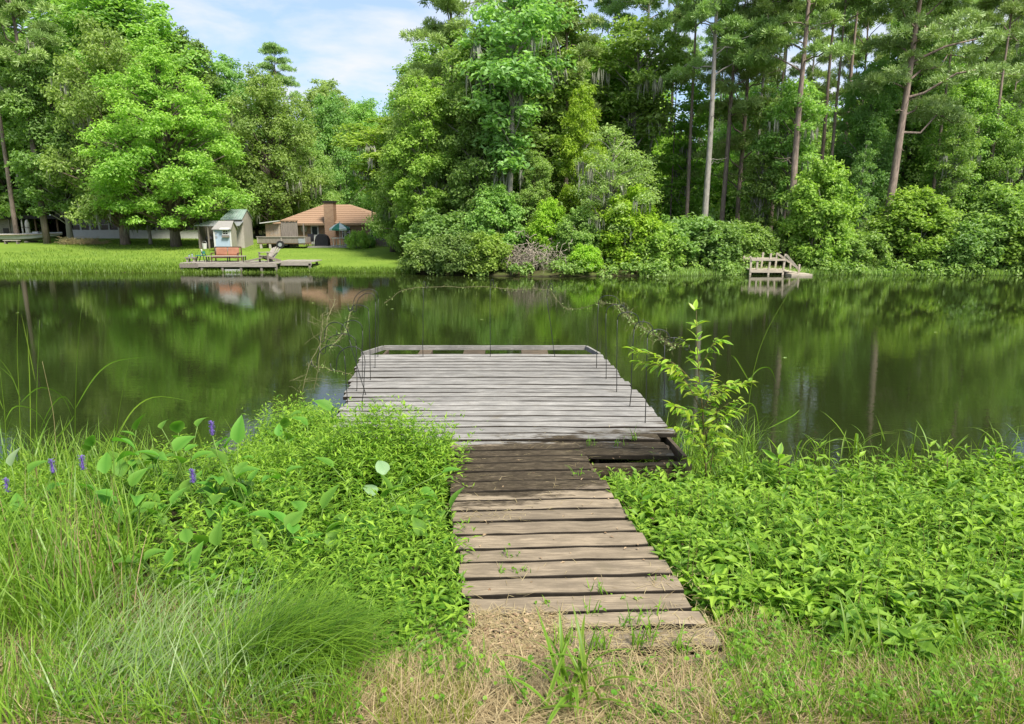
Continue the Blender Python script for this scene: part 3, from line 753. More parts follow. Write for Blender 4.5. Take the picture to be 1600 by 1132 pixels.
T('pine_lean', 'pine_tree', 'thick reddish pine leaning over with long side boughs on one side', 'tree', 1383, 43.5, -230, 0.9, 'needle_pale', 'bark_pine', PB, rz=0.0)
T('pine_c', 'pine_tree', 'pale distant pine trunk showing alone in the gap of sky', 'tree', 1208, 72, -100, 0.9, 'needle', 'bark_grey', PB)
T('pine_c', 'pine_tree', 'grey pine trunk seen against the sky above the pale drooping tree', 'tree', 1001, 54, -160, 0.9, 'needle', 'bark_grey', PB)
T('pine_c', 'pine_tree', 'thin dark half dead pine with bare twigs in the sky gap', 'tree', 1047, 52, 20, 0.5, 'needle', 'bark_dark', PB)
T('pine_c', 'pine_tree', 'slim pine between the grey trunked pine and the middle clump', 'tree', 1072, 48, -150, 0.8, 'needle', 'bark_pine', PB)
T('pine_c', 'pine_tree', 'slim pine standing just right of the leafy veiled pine', 'tree', 1176, 47.5, -160, 0.75, 'needle', 'bark_grey', PB)
T('pine_c', 'pine_tree', 'slim reddish pine left of the thick straight pine', 'tree', 1205, 48.5, -130, 0.75, 'needle', 'bark_pine', PB)
T('pine_c', 'pine_tree', 'slim pine showing over the tall bright bush by the ramp dock', 'tree', 1290, 46.5, -160, 0.75, 'needle', 'bark_pine', PB)
T('pine_c', 'pine_tree', 'slim dark pine right of the leaning pine above the wide bright bush', 'tree', 1452, 46.5, -140, 0.75, 'needle', 'bark_dark', PB)
T('pine_c', 'pine_tree', 'slim pine toward the far end of the wooded bank', 'tree', 1535, 46, -140, 0.75, 'needle', 'bark_pine', PB)
T('slender_b', 'young_tree', 'thin dark trunk leaning close against the thick straight pine', 'tree', 1226, 44, 120, 0.9, 'leaf_mid', 'bark_dark')
T('slender_a', 'young_tree', 'moss draped slim tree between the two groups of pines', 'tree', 1185, 45.5, 130, 0.9, 'leaf_mid', 'bark_grey')
T('maple_b', 'shade_tree', 'leafy tree standing between the bare trunk pine and the leaning pine', 'tree', 1340, 47, 95, 0.75, 'leaf_blue', 'bark_grey')
T('maple_a', 'shade_tree', 'tall leafy tree directly behind the leaning pine', 'tree', 1410, 53, -10, 0.8, 'leaf_blue', 'bark_dark')
T('maple_b', 'shade_tree', 'broad leafy tree under the long boughs of the leaning pine', 'tree', 1490, 47, 110, 0.85, 'leaf_mid', 'bark_grey')
T('oak_a', 'shade_tree', 'dense mid height tree near the far end of the wooded bank', 'tree', 1570, 46, 175, 0.7, 'leaf_mid', 'bark_dark')
T('pine_b', 'pine_tree', 'pine with fine pale needles at the far end of the wooded bank', 'tree', 1590, 49, -120, 0.9, 'needle_pale', 'bark_pine', PB)
T('pine_a', 'pine_tree', 'dark pine trunk behind the broad leafy tree and the leaning pine', 'tree', 1507, 56, -110, 0.85, 'needle', 'bark_dark', PB)
T('slender_b', 'young_tree', 'slim light trunked tree beside the bright bush under the leaning pine', 'tree', 1480, 44, 190, 0.8, 'leaf_mid', 'bark_grey')
T('slender_a', 'young_tree', 'slim tree left of the leaning pine with pale slanting trunk', 'tree', 1342, 43.8, 215, 0.7, 'leaf_blue', 'bark_grey')
T('bush_tall', 'shrub', 'tall bright green bush beside the ramp dock under the thick pine', 'shrub', 1280, 41.0, 268, 0.78, 'leaf_bright')
T('bush_tall', 'shrub', 'wide bright green bush at the foot of the leaning pine', 'shrub', 1428, 41.0, 306, 1.15, 'leaf_bright')
T('bush_tall', 'shrub', 'dark leafy bush at the far end of the wooded shoreline', 'shrub', 1560, 41.0, 300, 1.1, 'leaf_mid')
T('bush_a', 'shrub', 'dark low bush on the shore left of the ramp dock', 'shrub', 1115, 41.0, 350, 1.1, 'leaf_dark')
T('bush_a', 'shrub', 'olive bush behind the rail of the ramp dock', 'shrub', 1165, 41.8, 352, 1.0, 'leaf_mid')
T('bush_b', 'shrub', 'low bush between the tall bright bush and the leaning pine', 'shrub', 1345, 40.8, 365, 1.0, 'leaf_mid')
T('bush_b', 'shrub', 'low dark bush right of the wide bright bush', 'shrub', 1500, 40.6, 352, 1.0, 'leaf_dark')
T('bush_b', 'shrub', 'low spreading bush between the middle clump and the first pine', 'shrub', 1068, 41.5, 345, 1.1, 'leaf_dark')
T('bush_a', 'shrub', 'light green bush at the very end of the visible shoreline', 'shrub', 1605, 39.9, 345, 1.0, 'leaf_bright')

# --- the wood behind: repeats nobody could tell apart
BG = 'background trees of the deep wood'
rb = np.random.default_rng(5)
for (a0, a1, y0, y1, n, tmin, tmax) in ((640, 1000, 58, 75, 13, 60, 240), (1000, 1390, 58, 75, 11, 130, 250), (1390, 1680, 58, 75, 10, 60, 240), (640, 1000, 76, 100, 10, 40, 190), (1000, 1390, 76, 100, 9, 130, 220), (1390, 1700, 76, 100, 9, 40, 190), (1000, 1680, 50, 58, 12, 180, 270),
                                       (-160, 300, 78, 100, 15, 20, 170), (300, 640, 100, 112, 7, 160, 215)):
    for k in range(n):
        px = a0 + (a1 - a0) * (k + rb.random()) / n; Y = rb.uniform(y0, y1)
        kind = ['maple_a', 'maple_b', 'oak_a', 'slender_a', 'slender_b', 'oak_b'][rb.integers(0, 6)]
        T(kind, 'woodland_tree', 'leafy tree deep in the wood behind the front row', 'tree', px, Y, rb.uniform(tmin, tmax), rb.uniform(0.8, 1.1),
          ['leaf_mid', 'leaf_bright', 'leaf_blue', 'leaf_bright', 'leaf_mid'][rb.integers(0, 5)], 'bark_dark', BG)
for k in range(11):
    px = 1010 + 620 * (k + rb.random()) / 11
    T('pine_c' if k % 2 else 'pine_a', 'woodland_pine', 'slim pine deep in the wood behind the front pines', 'tree', px, rb.uniform(58, 84), rb.uniform(-120, 10), rb.uniform(0.6, 0.85), 'needle', ['bark_pine', 'bark_grey', 'bark_dark'][k % 3], 'background pines of the deep wood')

# far-off wood that reads as one mass
mb = MB()
for k in range(430):
    u = rng.uniform(-130, 130); Y = rng.uniform(112, 132)
    hmax = 9 if -56 < u < -14 else 15
    z = 1.5 + hmax * rng.random() ** 0.8
    puff(mb, (u, Y, z), rng.uniform(1.8, 3.2), 110, 0.75, 0.5, 0.7)
o = mb.build('distant_woods', M['leaf_mid']); tag(o, 'far dark green wood closing the view behind the trees', kind='stuff')
mb = MB()
for k in range(420):
    px = rng.uniform(630, 1680) if k < 360 else rng.uniform(-100, 330)
    Y = rng.uniform(48, 64) if k < 360 else rng.uniform(74, 82); X = PY(px, 360, Y)[0]
    puff(mb, (X, Y, float(ground_z(X, Y)) + 0.3 + 5.5 * rng.random() ** 2), rng.uniform(0.8, 1.7), 130, 0.36, 0.22, 0.8)
o = mb.build('undergrowth', M['leaf_mid']); tag(o, 'tangled shrubby undergrowth filling the wood floor', kind='stuff')

# ------------------------------------------------------------------ houses and things on the far lawn
def gz(x, y): return float(ground_z(x, y))
def window(parent, x0, x1, z0, z1, y, frame_mat='white', glass='glass', bars=(1, 2), fr=0.06):
    """window facing -Y at plane y (parent-local)"""
    f = MB(); cx, cz = (x0 + x1) / 2, (z0 + z1) / 2
    f.box((x0 + fr / 2, y - 0.03, cz), (fr, 0.07, z1 - z0)).box((x1 - fr / 2, y - 0.03, cz), (fr, 0.07, z1 - z0))
    f.box((cx, y - 0.03, z0 + fr / 2), (x1 - x0 - 2 * fr, 0.07, fr)).box((cx, y - 0.03, z1 - fr / 2), (x1 - x0 - 2 * fr, 0.07, fr))
    for k in range(1, bars[0]): f.box((x0 + (x1 - x0) * k / bars[0], y - 0.028, cz), (0.035, 0.05, z1 - z0 - 2 * fr))
    for k in range(1, bars[1]): f.box((cx, y - 0.03, z0 + (z1 - z0) * k / bars[1]), (x1 - x0 - 2 * fr, 0.06, 0.04))
    fo = f.build('window', M[frame_mat], parent)
    MB().box((cx, y - 0.004, cz), (x1 - x0 - fr, 0.02, z1 - z0 - fr)).build('pane', M[glass], fo)
    return fo

# tan roofed brick house
HY = 57.0
hx0, hx1 = PY(428, 350, HY)[0], PY(611, 350, HY)[0]
hg = gz((hx0 + hx1) / 2, HY) - 0.1
house = thing('brick_house', 'low brick house with tan hipped roof and wide brick chimney', 'house', (0, 0, hg))
ez = PY(500, 349, HY)[2] - hg          # eaves height
rzt = PY(500, 320, HY + 4)[2] - hg     # ridge height
w = MB()
wx0, wx1 = hx0 + 0.35, hx1 - 0.35
dx0, dx1 = PY(485, 360, HY)[0], PY(497, 360, HY)[0]
w.box(((wx0 + wx1) / 2, HY + 4, ez / 2 - 0.15), (wx1 - wx0, 7.6, ez + 0.25))
w.build('wall', M['brick'], house)
rf = MB()
y0, y1 = HY - 0.35, HY + 8.4
ra, rb_ = PY(505, 320, HY + 4)[0], PY(548, 320, HY + 4)[0]
v = [(hx0, y0, ez), (hx1, y0, ez), (hx1, y1, ez), (hx0, y1, ez), (ra, HY + 4, rzt), (rb_, HY + 4, rzt)]
v2 = [(a, b, c - 0.14) for a, b, c in v[:4]]
rf.add(v + v2, [[0, 1, 5, 4], [2, 3, 4, 5], [0, 6, 7, 1], [1, 7, 8, 2], [2, 8, 9, 3], [3, 9, 6, 0], [6, 9, 8, 7]], [[3, 0, 4], [1, 2, 5]])
roof = rf.build('roof', M['shingle_tan'], house)
for k in range(9):     # shingle courses standing proud
    t = (k + 1) / 10
    a = np.array(v[0]) * (1 - t) + np.array(v[4]) * t; b = np.array(v[1]) * (1 - t) + np.array(v[5]) * t
    MB().beam(a + [0.05, -0.01, 0.012], b + [-0.05, -0.01, 0.012], 0.05, 0.025).build('shingle', M['shingle_tan'], roof)
fb = MB().box(((hx0 + hx1) / 2, y0 - 0.02, ez - 0.09), (hx1 - hx0 + 0.04, 0.03, 0.17)); fb.build('fascia', M['wood_brown'], house)
cx0, cx1 = PY(509, 340, HY)[0], PY(524, 340, HY)[0]
ctop = PY(516, 317, HY)[2] - hg
ch = MB().box(((cx0 + cx1) / 2, HY - 0.05, ctop / 2), (cx1 - cx0, 0.9, ctop)).build('chimney', M['brick'], house)
MB().box(((cx0 + cx1) / 2, HY - 0.05, ctop + 0.06), (cx1 - cx0 + 0.14, 1.04, 0.14)).build('chimney_cap', M['dark_inside'], ch)
dz = PY(490, 352, HY)[2] - hg
d = MB(); d.box((dx0 + 0.05, HY + 0.17, dz / 2), (0.1, 0.1, dz)).box((dx1 - 0.05, HY + 0.17, dz / 2), (0.1, 0.1, dz)).box(((dx0 + dx1) / 2, HY + 0.17, dz - 0.06), (dx1 - dx0 - 0.2, 0.1, 0.12))
d.box(((dx0 + dx1) / 2, HY + 0.18, dz * 0.28), (dx1 - dx0 - 0.2, 0.05, dz * 0.5))
do = d.build('door', M['white'], house)
MB().box(((dx0 + dx1) / 2, HY + 0.19, dz * 0.74), (dx1 - dx0 - 0.2, 0.03, dz * 0.40)).build('pane', M['glass'], do)
MB().box((dx1 - 0.16, HY + 0.12, dz * 0.46), (0.04, 0.08, 0.1)).build('handle', M['steel_grey'], do)
window(house, PY(578, 375, HY)[0], PY(590.5, 375, HY)[0], ez - 1.35, ez - 0.2, HY + 0.2, bars=(1, 2))
window(house, PY(594, 375, HY)[0], PY(605, 375, HY)[0], ez - 1.35, ez - 0.2, HY + 0.2, bars=(1, 2))
window(house, PY(534, 375, HY)[0], PY(547, 375, HY)[0], ez - 1.25, ez - 0.25, HY + 0.2, bars=(1, 2))
pq = MB(); cxx = PY(474, 356, HY)[0]; czz = PY(474, 356, HY)[2] - hg
pq.prism([(cxx + 0.28 * math.cos(a), HY + 0.2, czz + 0.42 * math.sin(a)) for a in np.linspace(0, 2 * math.pi, 9)[:-1]], (0, -0.06, 0))
pq.build('wall_plaque', M['cream'], house)

# plywood shelter with privacy boards and thin white roof
YS = 54.6
sx0, sx1, sx2 = PY(415, 360, YS)[0], PY(440, 360, YS)[0], PY(466, 360, YS)[0]
sg = gz(sx1, YS)
sh = thing('privacy_shelter', 'plywood and grey board shelter with thin white roof beside the brick house', 'shelter', (0, 0, sg))
zt = PY(430, 350, YS)[2] - sg; zt2 = PY(450, 346, YS)[2] - sg
n = 4
for k in range(n):
    a = sx0 + (sx1 - sx0) * k / n; b = sx0 + (sx1 - sx0) * (k + 1) / n
    MB().box(((a + b) / 2, YS + 0.01 * (k % 2), zt / 2), (b - a - 0.015, 0.04, zt - 0.02)).build('panel', M['plywood'], sh)
n = 10
for k in range(n):
    a = sx1 + (sx2 - sx1) * k / n; b = sx1 + (sx2 - sx1) * (k + 1) / n
    MB().box(((a + b) / 2, YS - 0.12 + 0.012 * (k % 2), zt2 / 2), (b - a - 0.012, 0.03, zt2 - 0.03 * (k % 3))).build('board', M['wood_grey'], sh)
MB().box(((sx1 + sx2) / 2, YS - 0.14, zt2 + 0.03), (sx2 - sx1 + 0.1, 0.1, 0.08)).build('top_rail', M['wood_brown'], sh)
pr_ = MB(); xx = PY(409, 350, YS)[0]
pr_.prism([(xx, YS - 0.5, zt + 0.02), (sx1 - 0.02, YS - 0.5, zt + 0.2), (sx1 - 0.02, YS - 0.5, zt + 0.26), (xx, YS - 0.5, zt + 0.08)], (0, 2.2, 0)); pr_.build('roof', M['white'], sh)
for x in (sx0 + 0.05, sx2 - 0.05):
    MB().box((x, YS + 1.6, zt / 2), (0.09, 0.09, zt)).build('post', M['wood_grey'], sh)

# trailer with long grey box
YT = 53.2
tx0, tx1 = PY(402, 380, YT)[0], PY(478, 380, YT)[0]
tg = gz((tx0 + tx1) / 2, YT)
tr_ = thing('utility_trailer', 'long grey weathered wooden box trailer parked before the plywood shelter', 'trailer', (0, 0, tg))
zb, ztp = 0.42, PY(440, 371, YT)[2] - tg
for k in range(3):
    h_ = (ztp - zb) / 3
    MB().box(((tx0 + tx1) / 2, YT + 0.004 * k, zb + h_ * (k + 0.5)), (tx1 - tx0, 0.04, h_ - 0.015)).build('side_board', M['wood_grey'], tr_)
MB().box(((tx0 + tx1) / 2, YT + 1.3, (zb + ztp) / 2), (tx1 - tx0, 0.04, ztp - zb)).build('rear_board', M['wood_grey'], tr_)
MB().box(((tx0 + tx1) / 2, YT + 0.65, zb - 0.03), (tx1 - tx0, 1.3, 0.06)).build('bed', M['wood_brown'], tr_)
MB().box(((tx0 + tx1) / 2, YT - 0.03, ztp + 0.03), (tx1 - tx0 + 0.06, 0.1, 0.05)).build('rim', M['wood_far'], tr_)
for x in (tx0 + 0.06, tx0 + (tx1 - tx0) * 0.5, tx1 - 0.06):
    MB().box((x, YT - 0.035, (zb + ztp) / 2), (0.09, 0.03, ztp - zb)).build('stake', M['wood_far'], tr_)
MB().box((tx1 - 0.3, YT - 0.06, zb + 0.16), (0.5, 0.03, 0.34)).build('metal_plate', M['steel_grey'], tr_)
for yy in (YT - 0.06, YT + 1.36):
    wc = ((tx0 * 0.52 + tx1 * 0.48), yy, 0.30)
    wm = MB(); wm.tube([(wc[0], wc[1] - 0.1, wc[2]), (wc[0], wc[1] + 0.1, wc[2])], 0.3, 14)
    wh = wm.build('wheel', M['rubber'], tr_)
    MB().tube([(wc[0], wc[1] - 0.12, wc[2]), (wc[0], wc[1] + 0.12, wc[2])], 0.15, 10).build('rim', M['steel_grey'], wh)
for x in (tx0 + 0.25, tx0 + 0.95):
    MB().box((x, YT + 0.1, zb / 2 - 0.03), (0.16, 0.16, zb - 0.06)).build('prop_block', M['cream'], tr_)

# black covered grill
YG = 55.0
c = PY(504, 383, YG)
gr = thing('covered_grill', 'black fabric covered grill on the patio by the chimney', 'grill', (c[0], YG, gz(c[0], YG)))
wd = PY(515, 380, YG)[0] - PY(493.5, 380, YG)[0]
pr2 = [(-wd / 2, 0), (wd / 2, 0), (wd / 2 * 0.96, 0.55), (wd / 2 * 0.75, 0.82), (wd / 2 * 0.35, 0.97), (-wd / 2 * 0.35, 0.98), (-wd / 2 * 0.75, 0.8), (-wd / 2 * 0.95, 0.5)]
MB().prism([(x, -0.35, z) for x, z in pr2], (0, 0.7, 0)).build('cover', M['black_cover'], gr)
for x in (-wd / 2 + 0.12, wd / 2 - 0.12):
    MB().tube([(x, -0.3, 0.0), (x, -0.42, 0.0)], 0.08, 10).build('caster', M['rubber'], gr)
c = PY(486, 383, YG)
pc = thing('patio_chair', 'dark metal patio chair between the trailer and the black grill', 'chair', (c[0], YG - 0.2, gz(c[0], YG)))
MB().box((0, 0, 0.42), (0.5, 0.5, 0.06)).build('seat', M['black_cover'], pc)
MB().box((0, 0.26, 0.72), (0.5, 0.05, 0.56), rx=-0.15).build('backrest', M['black_cover'], pc)
for x in (-0.22, 0.22):
    for y in (-0.2, 0.2): MB().box((x, y, 0.2), (0.04, 0.04, 0.39)).build('leg', M['black_iron'], pc)
    MB().box((x, 0, 0.62), (0.04, 0.48, 0.04)).build('armrest', M['black_iron'], pc)

# green and white patio umbrella and its table
YU = 54.4
c = PY(532, 382, YU); ug = gz(c[0], YU)
um = thing('patio_umbrella', 'open patio umbrella with green and white panels by the chimney', 'umbrella', (c[0], YU, ug))
uz = PY(532, 357.5, YU)[2] - ug; ut = PY(532, 348, YU)[2] - ug; ur = (PY(547.5, 375, YU)[0] - PY(516, 375, YU)[0]) / 2
for k in range(8):
    a0, a1 = k * math.pi / 4 + 0.2, (k + 1) * math.pi / 4 + 0.2; am = (a0 + a1) / 2
    f = MB(); P0 = (0, 0, ut)
    v = [P0, (ur * .55 * math.cos(a0), ur * .55 * math.sin(a0), uz + (ut - uz) * .55), (ur * .55 * math.cos(a1), ur * .55 * math.sin(a1), uz + (ut - uz) * .55),
         (ur * math.cos(a0), ur * math.sin(a0), uz), (ur * math.cos(a1), ur * math.sin(a1), uz), (ur * math.cos(a0), ur * math.sin(a0), uz - .14), (ur * math.cos(a1), ur * math.sin(a1), uz - .14)]
    f.add(v, [[1, 3, 4, 2], [3, 5, 6, 4]], [[0, 1, 2]])
    f.build('canopy_panel', M['green_cloth' if k % 2 else 'white_cloth'], um)
MB().tube([(0, 0, 0), (0, 0, ut + 0.08)], 0.03, 8).build('pole', M['white'], um)
MB().lathe((0, 0, 0), [(0.01, 0.1), (0.25, 0.08), (0.28, 0.0)], 12).build('base', M['concrete'], um)
tb_ = thing('patio_table', 'white patio table beneath the green and white umbrella', 'table', (c[0] - 0.15, YU - 0.1, ug))
MB().lathe((0, 0, 0), [(0.05, 0.735), (0.55, 0.735), (0.56, 0.70), (0.05, 0.69)], 14).build('tabletop', M['white'], tb_)
for k in range(4):
    a = k * math.pi / 2 + 0.6; MB().beam((0.42 * math.cos(a), 0.42 * math.sin(a), 0.7), (0.36 * math.cos(a), 0.36 * math.sin(a), 0), 0.04, 0.04).build('leg', M['white'], tb_)
c2 = PY(537.5, 382, YU)
cl = thing('white_post', 'white square post standing beside the patio umbrella', 'post', (c2[0], YU + 0.6, gz(c2[0], YU)))
pz = PY(537, 357, YU)[2] - ug
MB().box((0, 0, pz / 2), (0.2, 0.2, pz)).build('shaft', M['white'], cl)
MB().box((0, 0, pz + 0.03), (0.26, 0.26, 0.06)).build('cap', M['white'], cl)

T('boxwood', 'clipped_bush', 'rounded light green bush at the end of the patio', 'shrub', 558, 53.6, 363, 0.8, 'leaf_bright')
T('boxwood', 'clipped_bush', 'darker smaller bush against the grey slat fence', 'shrub', 574, 54.2, 368, 0.6, 'leaf_dark')

# grey slat fence
YF = 54.8
fx0, fx1 = PY(576, 378, YF)[0], PY(606, 378, YF)[0]; fg = gz(fx0, YF); fz = PY(590, 369, YF)[2] - fg
fe = thing('slat_fence', 'short grey slat fence in front of the brick house windows', 'fence', (0, 0, fg))
ns = 11
for k in range(ns):
    x = fx0 + (fx1 - fx0) * (k + 0.5) / ns
    MB().box((x, YF, fz / 2 + 0.02 * (k % 2)), ((fx1 - fx0) / ns - 0.035, 0.025, fz - 0.04)).build('slat', M['wood_grey'], fe)
for z in (0.25, fz - 0.15): MB().box(((fx0 + fx1) / 2, YF + 0.04, z), (fx1 - fx0, 0.04, 0.09)).build('rail', M['wood_grey'], fe)
for x in (fx0, fx1): MB().box((x, YF + 0.09, fz / 2 + 0.03), (0.1, 0.1, fz + 0.06)).build('post', M['wood_grey'], fe)
pv = MB().box(((PY(480, 384, 54)[0] + PY(575, 384, 54)[0]) / 2, 55.3, gz(-14, 55.3) - 0.02), (PY(575, 384, 54)[0] - PY(480, 384, 54)[0], 2.6, 0.12)).build('patio_slab', M['concrete'])
tag(pv, 'pale concrete patio slab in front of the brick house', 'patio')

# pale gable shed with green roof and lean-to
YB = 53.5
bx0, bx1, bx2 = PY(318, 380, YB)[0], PY(382, 380, YB)[0], PY(396, 380, YB + 3.2)[0]
bg = gz(bx1, YB)
sd_ = thing('storage_shed', 'tall pale gable shed with greenish metal roof and open lean-to', 'shed', (0, 0, bg - 0.05))
bz = PY(390, 341, YB)[2] - bg; bt = PY(386, 328, YB + 1.5)[2] - bg
xl = PY(352, 360, YB)[0]
D_ = 3.2
# long wall faces the pond, gable end turned to the house side
MB().box(((xl + bx1) / 2, YB + 0.04, bz / 2), (bx1 - xl, 0.08, bz)).build('wall', M['cream'], sd_)
g_ = MB()
gp_ = [(bx1, YB, 0), (bx2, YB + D_, 0), (bx2, YB + D_, bz), ((bx1 + bx2) / 2, YB + D_ / 2, bt), (bx1, YB, bz)]
g_.prism(gp_, (-0.08, 0.02, 0)); g_.build('gable_wall', M['cream'], sd_)
MB().box(((xl + bx2) / 2, YB + D_, bz / 2), (bx2 - xl - 0.2, 0.08, bz)).build('rear_wall', M['cream'], sd_)
MB().box((xl, YB + D_ / 2, bz / 2), (0.08, D_ - 0.2, bz)).build('side_wall', M['cream'], sd_)
rf = MB(); mx_ = (bx1 + bx2) / 2
rf.prism([(xl - 0.2, YB - 0.25, bz - 0.08), (bx1 + 0.05, YB - 0.25, bz - 0.08), (mx_ + 0.05, YB + D_ / 2, bt + 0.02), (xl - 0.1, YB + D_ / 2, bt + 0.02)], (0, 0, 0.06))
rf.prism([(xl - 0.1, YB + D_ / 2 + 0.01, bt + 0.02), (mx_ + 0.05, YB + D_ / 2 + 0.01, bt + 0.02), (bx2 + 0.05, YB + D_ + 0.2, bz - 0.05), (xl - 0.1, YB + D_ + 0.2, bz - 0.05)], (0, 0, 0.06))
rr_ = rf.build('roof', M['roof_green'], sd_)
for k in range(7):
    t = (k + 0.5) / 7
    a = np.array([xl - 0.2 + (bx1 + 0.25 - xl) * t, YB - 0.25, bz - 0.01]); b = np.array([xl - 0.1 + (mx_ + 0.15 - xl) * t, YB + D_ / 2, bt + 0.09])
    MB().beam(a, b, 0.04, 0.04).build('seam', M['roof_green'], rr_)
lz = PY(330, 352, YB)[2] - bg
l_ = MB(); l_.prism([(PY(313.5, 375, YB)[0], YB - 0.9, lz - 0.02), (PY(383, 375, YB)[0], YB - 0.9, lz - 0.02), (PY(383, 375, YB)[0], YB - 0.02, lz + 0.32), (PY(330, 375, YB)[0], YB - 0.02, lz + 0.32)], (0, 0, 0.05))
l_.build('lean_to_roof', M['steel_grey'], sd_)
for px in (318.5, 333, 372):
    x = PY(px, 370, YB)[0]; MB().box((x, YB - 0.8, (lz - 0.05) / 2), (0.1, 0.1, lz - 0.05)).build('post', M['wood_grey'], sd_)
MB().box(((bx0 + xl) / 2, YB + 0.5, lz / 2), (xl - bx0, 0.06, lz)).build('lean_to_back', M['wood_grey'], sd_)
MB().box((bx0 + 0.02, YB - 0.15, lz / 2), (0.05, 1.1, lz)).build('lean_to_side', M['wood_grey'], sd_)
c = PY(328, 383, YB - 0.5)
bk = thing('barbecue_kettle', 'small dark barbecue standing under the open lean-to', 'barbecue', (c[0], YB - 0.5, gz(c[0], YB)))
MB().lathe((0, 0, 0.72), [(0.02, 0.22), (0.2, 0.17), (0.27, 0.0), (0.2, -0.17), (0.02, -0.22)], 12).build('bowl', M['black_cover'], bk)
for k in range(3):
    a = k * 2.09; MB().beam((0.12 * math.cos(a), 0.12 * math.sin(a), 0.55), (0.24 * math.cos(a), 0.24 * math.sin(a), 0), 0.03, 0.03).build('leg', M['black_iron'], bk)
c = PY(320.5, 383, YB - 0.9)
bc = thing('white_bucket', 'white bucket at the corner post of the lean-to', 'bucket', (c[0], YB - 1.0, gz(c[0], YB - 1)))
MB().lathe((0, 0, 0), [(0.01, 0), (0.14, 0), (0.18, 0.42), (0.16, 0.42), (0.13, 0.05)], 12).build('pail', M['white'], bc)
MB().tube([(0.17 * math.cos(a), 0, 0.42 + 0.16 * math.sin(a)) for a in np.linspace(0, math.pi, 8)], 0.008, 4).build('handle', M['steel_grey'], bc)

# small blue playhouse with grey shingle roof
YP = 50.5
px0, px1, px2 = PY(334.5, 370, YP)[0], PY(361, 370, YP)[0], PY(370, 370, YP + 1.8)[0]
pg = gz(px0, YP)
ph_ = thing('play_house', 'small pale blue playhouse with grey shingle roof and flower box', 'playhouse', (0, 0, pg - 0.05))
pz = PY(348, 357, YP)[2] - pg; pt = PY(350, 345.5, YP + 0.9)[2] - pg
MB().box(((px0 + px1) / 2, YP + 0.03, pz / 2), (px1 - px0, 0.06, pz)).build('front_wall', M['blue_paint'], ph_)
e = MB(); e.prism([(px1, YP, 0), (px2, YP + 1.8, 0), (px2, YP + 1.8, pz), ((px1 + px2) / 2, YP + 0.9, pt - 0.04), (px1, YP, pz)], (-0.05, 0.01, 0)); e.build('side_wall', M['cream'], ph_)
e = MB(); e.prism([(px0 + 0.03, YP + 0.07, 0), (px0 + 0.03, YP + 1.8, 0), (px0 + 0.03, YP + 1.8, pz), (px0 + 0.03, YP + 0.9, pt - 0.04), (px0 + 0.03, YP + 0.07, pz)], (0.05, 0, 0)); e.build('side_wall', M['cream'], ph_)
MB().box(((px0 + px2) / 2, YP + 1.8, pz / 2), (px2 - px0 - 0.15, 0.06, pz)).build('rear_wall', M['blue_paint'], ph_)
e = MB(); mm_ = (px1 + px2) / 2
e.prism([(px0 - 0.08, YP - 0.15, pz - 0.06), (px1 + 0.1, YP - 0.15, pz - 0.06), (mm_ + 0.06, YP + 0.9, pt), (px0 + 0.05, YP + 0.9, pt)], (0, 0, 0.06))
e.prism([(px0 + 0.05, YP + 0.91, pt), (mm_ + 0.06, YP + 0.91, pt), (px2 + 0.1, YP + 1.95, pz - 0.06), (px0 + 0.05, YP + 1.95, pz - 0.06)], (0, 0, 0.06))
e.build('roof', M['shingle_grey'], ph_)
for x in (px0 + 0.03, px1 - 0.03): MB().box((x, YP - 0.02, pz / 2 - 0.05), (0.1, 0.05, pz - 0.1)).build('corner_trim', M['white'], ph_)
wx = PY(353.5, 375, YP)[0]; wz = PY(353, 362.5, YP)[2] - pg
window(ph_, wx - 0.24, wx + 0.24, wz - 0.2, wz + 0.2, YP - 0.01, bars=(2, 2), fr=0.07)
MB().prism([(wx - 0.34, YP - 0.02, wz + 0.34), (wx - 0.34, YP - 0.28, wz + 0.22), (wx - 0.34, YP - 0.02, wz + 0.24)], (0.68, 0, 0)).build('window_hood', M['white'], ph_)
MB().box((wx, YP - 0.09, wz - 0.29), (0.5, 0.16, 0.12)).build('flower_box', M['wood_grey'], ph_)
for zq in (0.55, 0.72): MB().box((PY(338.5, 375, YP)[0], YP - 0.015, pz * zq + 0.2), (0.12, 0.03, 0.16)).build('number_plate', M['steel_grey'], ph_)

# long low house with screened porch and carport on the left
YL = 66.0
lx0, lx1, lx2 = PY(-60, 355, YL)[0], PY(111, 355, YL)[0], PY(318, 355, YL)[0]
lg = gz(lx1, YL)
lh = thing('long_house', 'long low house with dark flat roof, screened porch windows and open carport', 'house', (0, 0, lg - 0.1))
tz = PY(150, 343, YL)[2] - lg + 0.1; sill = PY(150, 359.5, YL)[2] - lg + 0.1
MB().box(((lx0 + lx2) / 2, YL + 3.2, tz + 0.2), (lx2 - lx0 + 0.8, 8.0, 0.34)).build('roof', M['roof_dark'], lh)
MB().box(((lx1 + lx2) / 2, YL + 0.06, sill / 2), (lx2 - lx1, 0.12, sill)).build('knee_wall', M['white'], lh)
MB().box(((lx0 + lx2) / 2, YL + 5.5, tz / 2), (lx2 - lx0, 0.15, tz)).build('rear_wall', M['dark_inside'], lh)
MB().box((lx1, YL + 2.7, tz / 2), (0.15, 5.2, tz)).build('side_wall', M['dark_inside'], lh)
np_ = 14
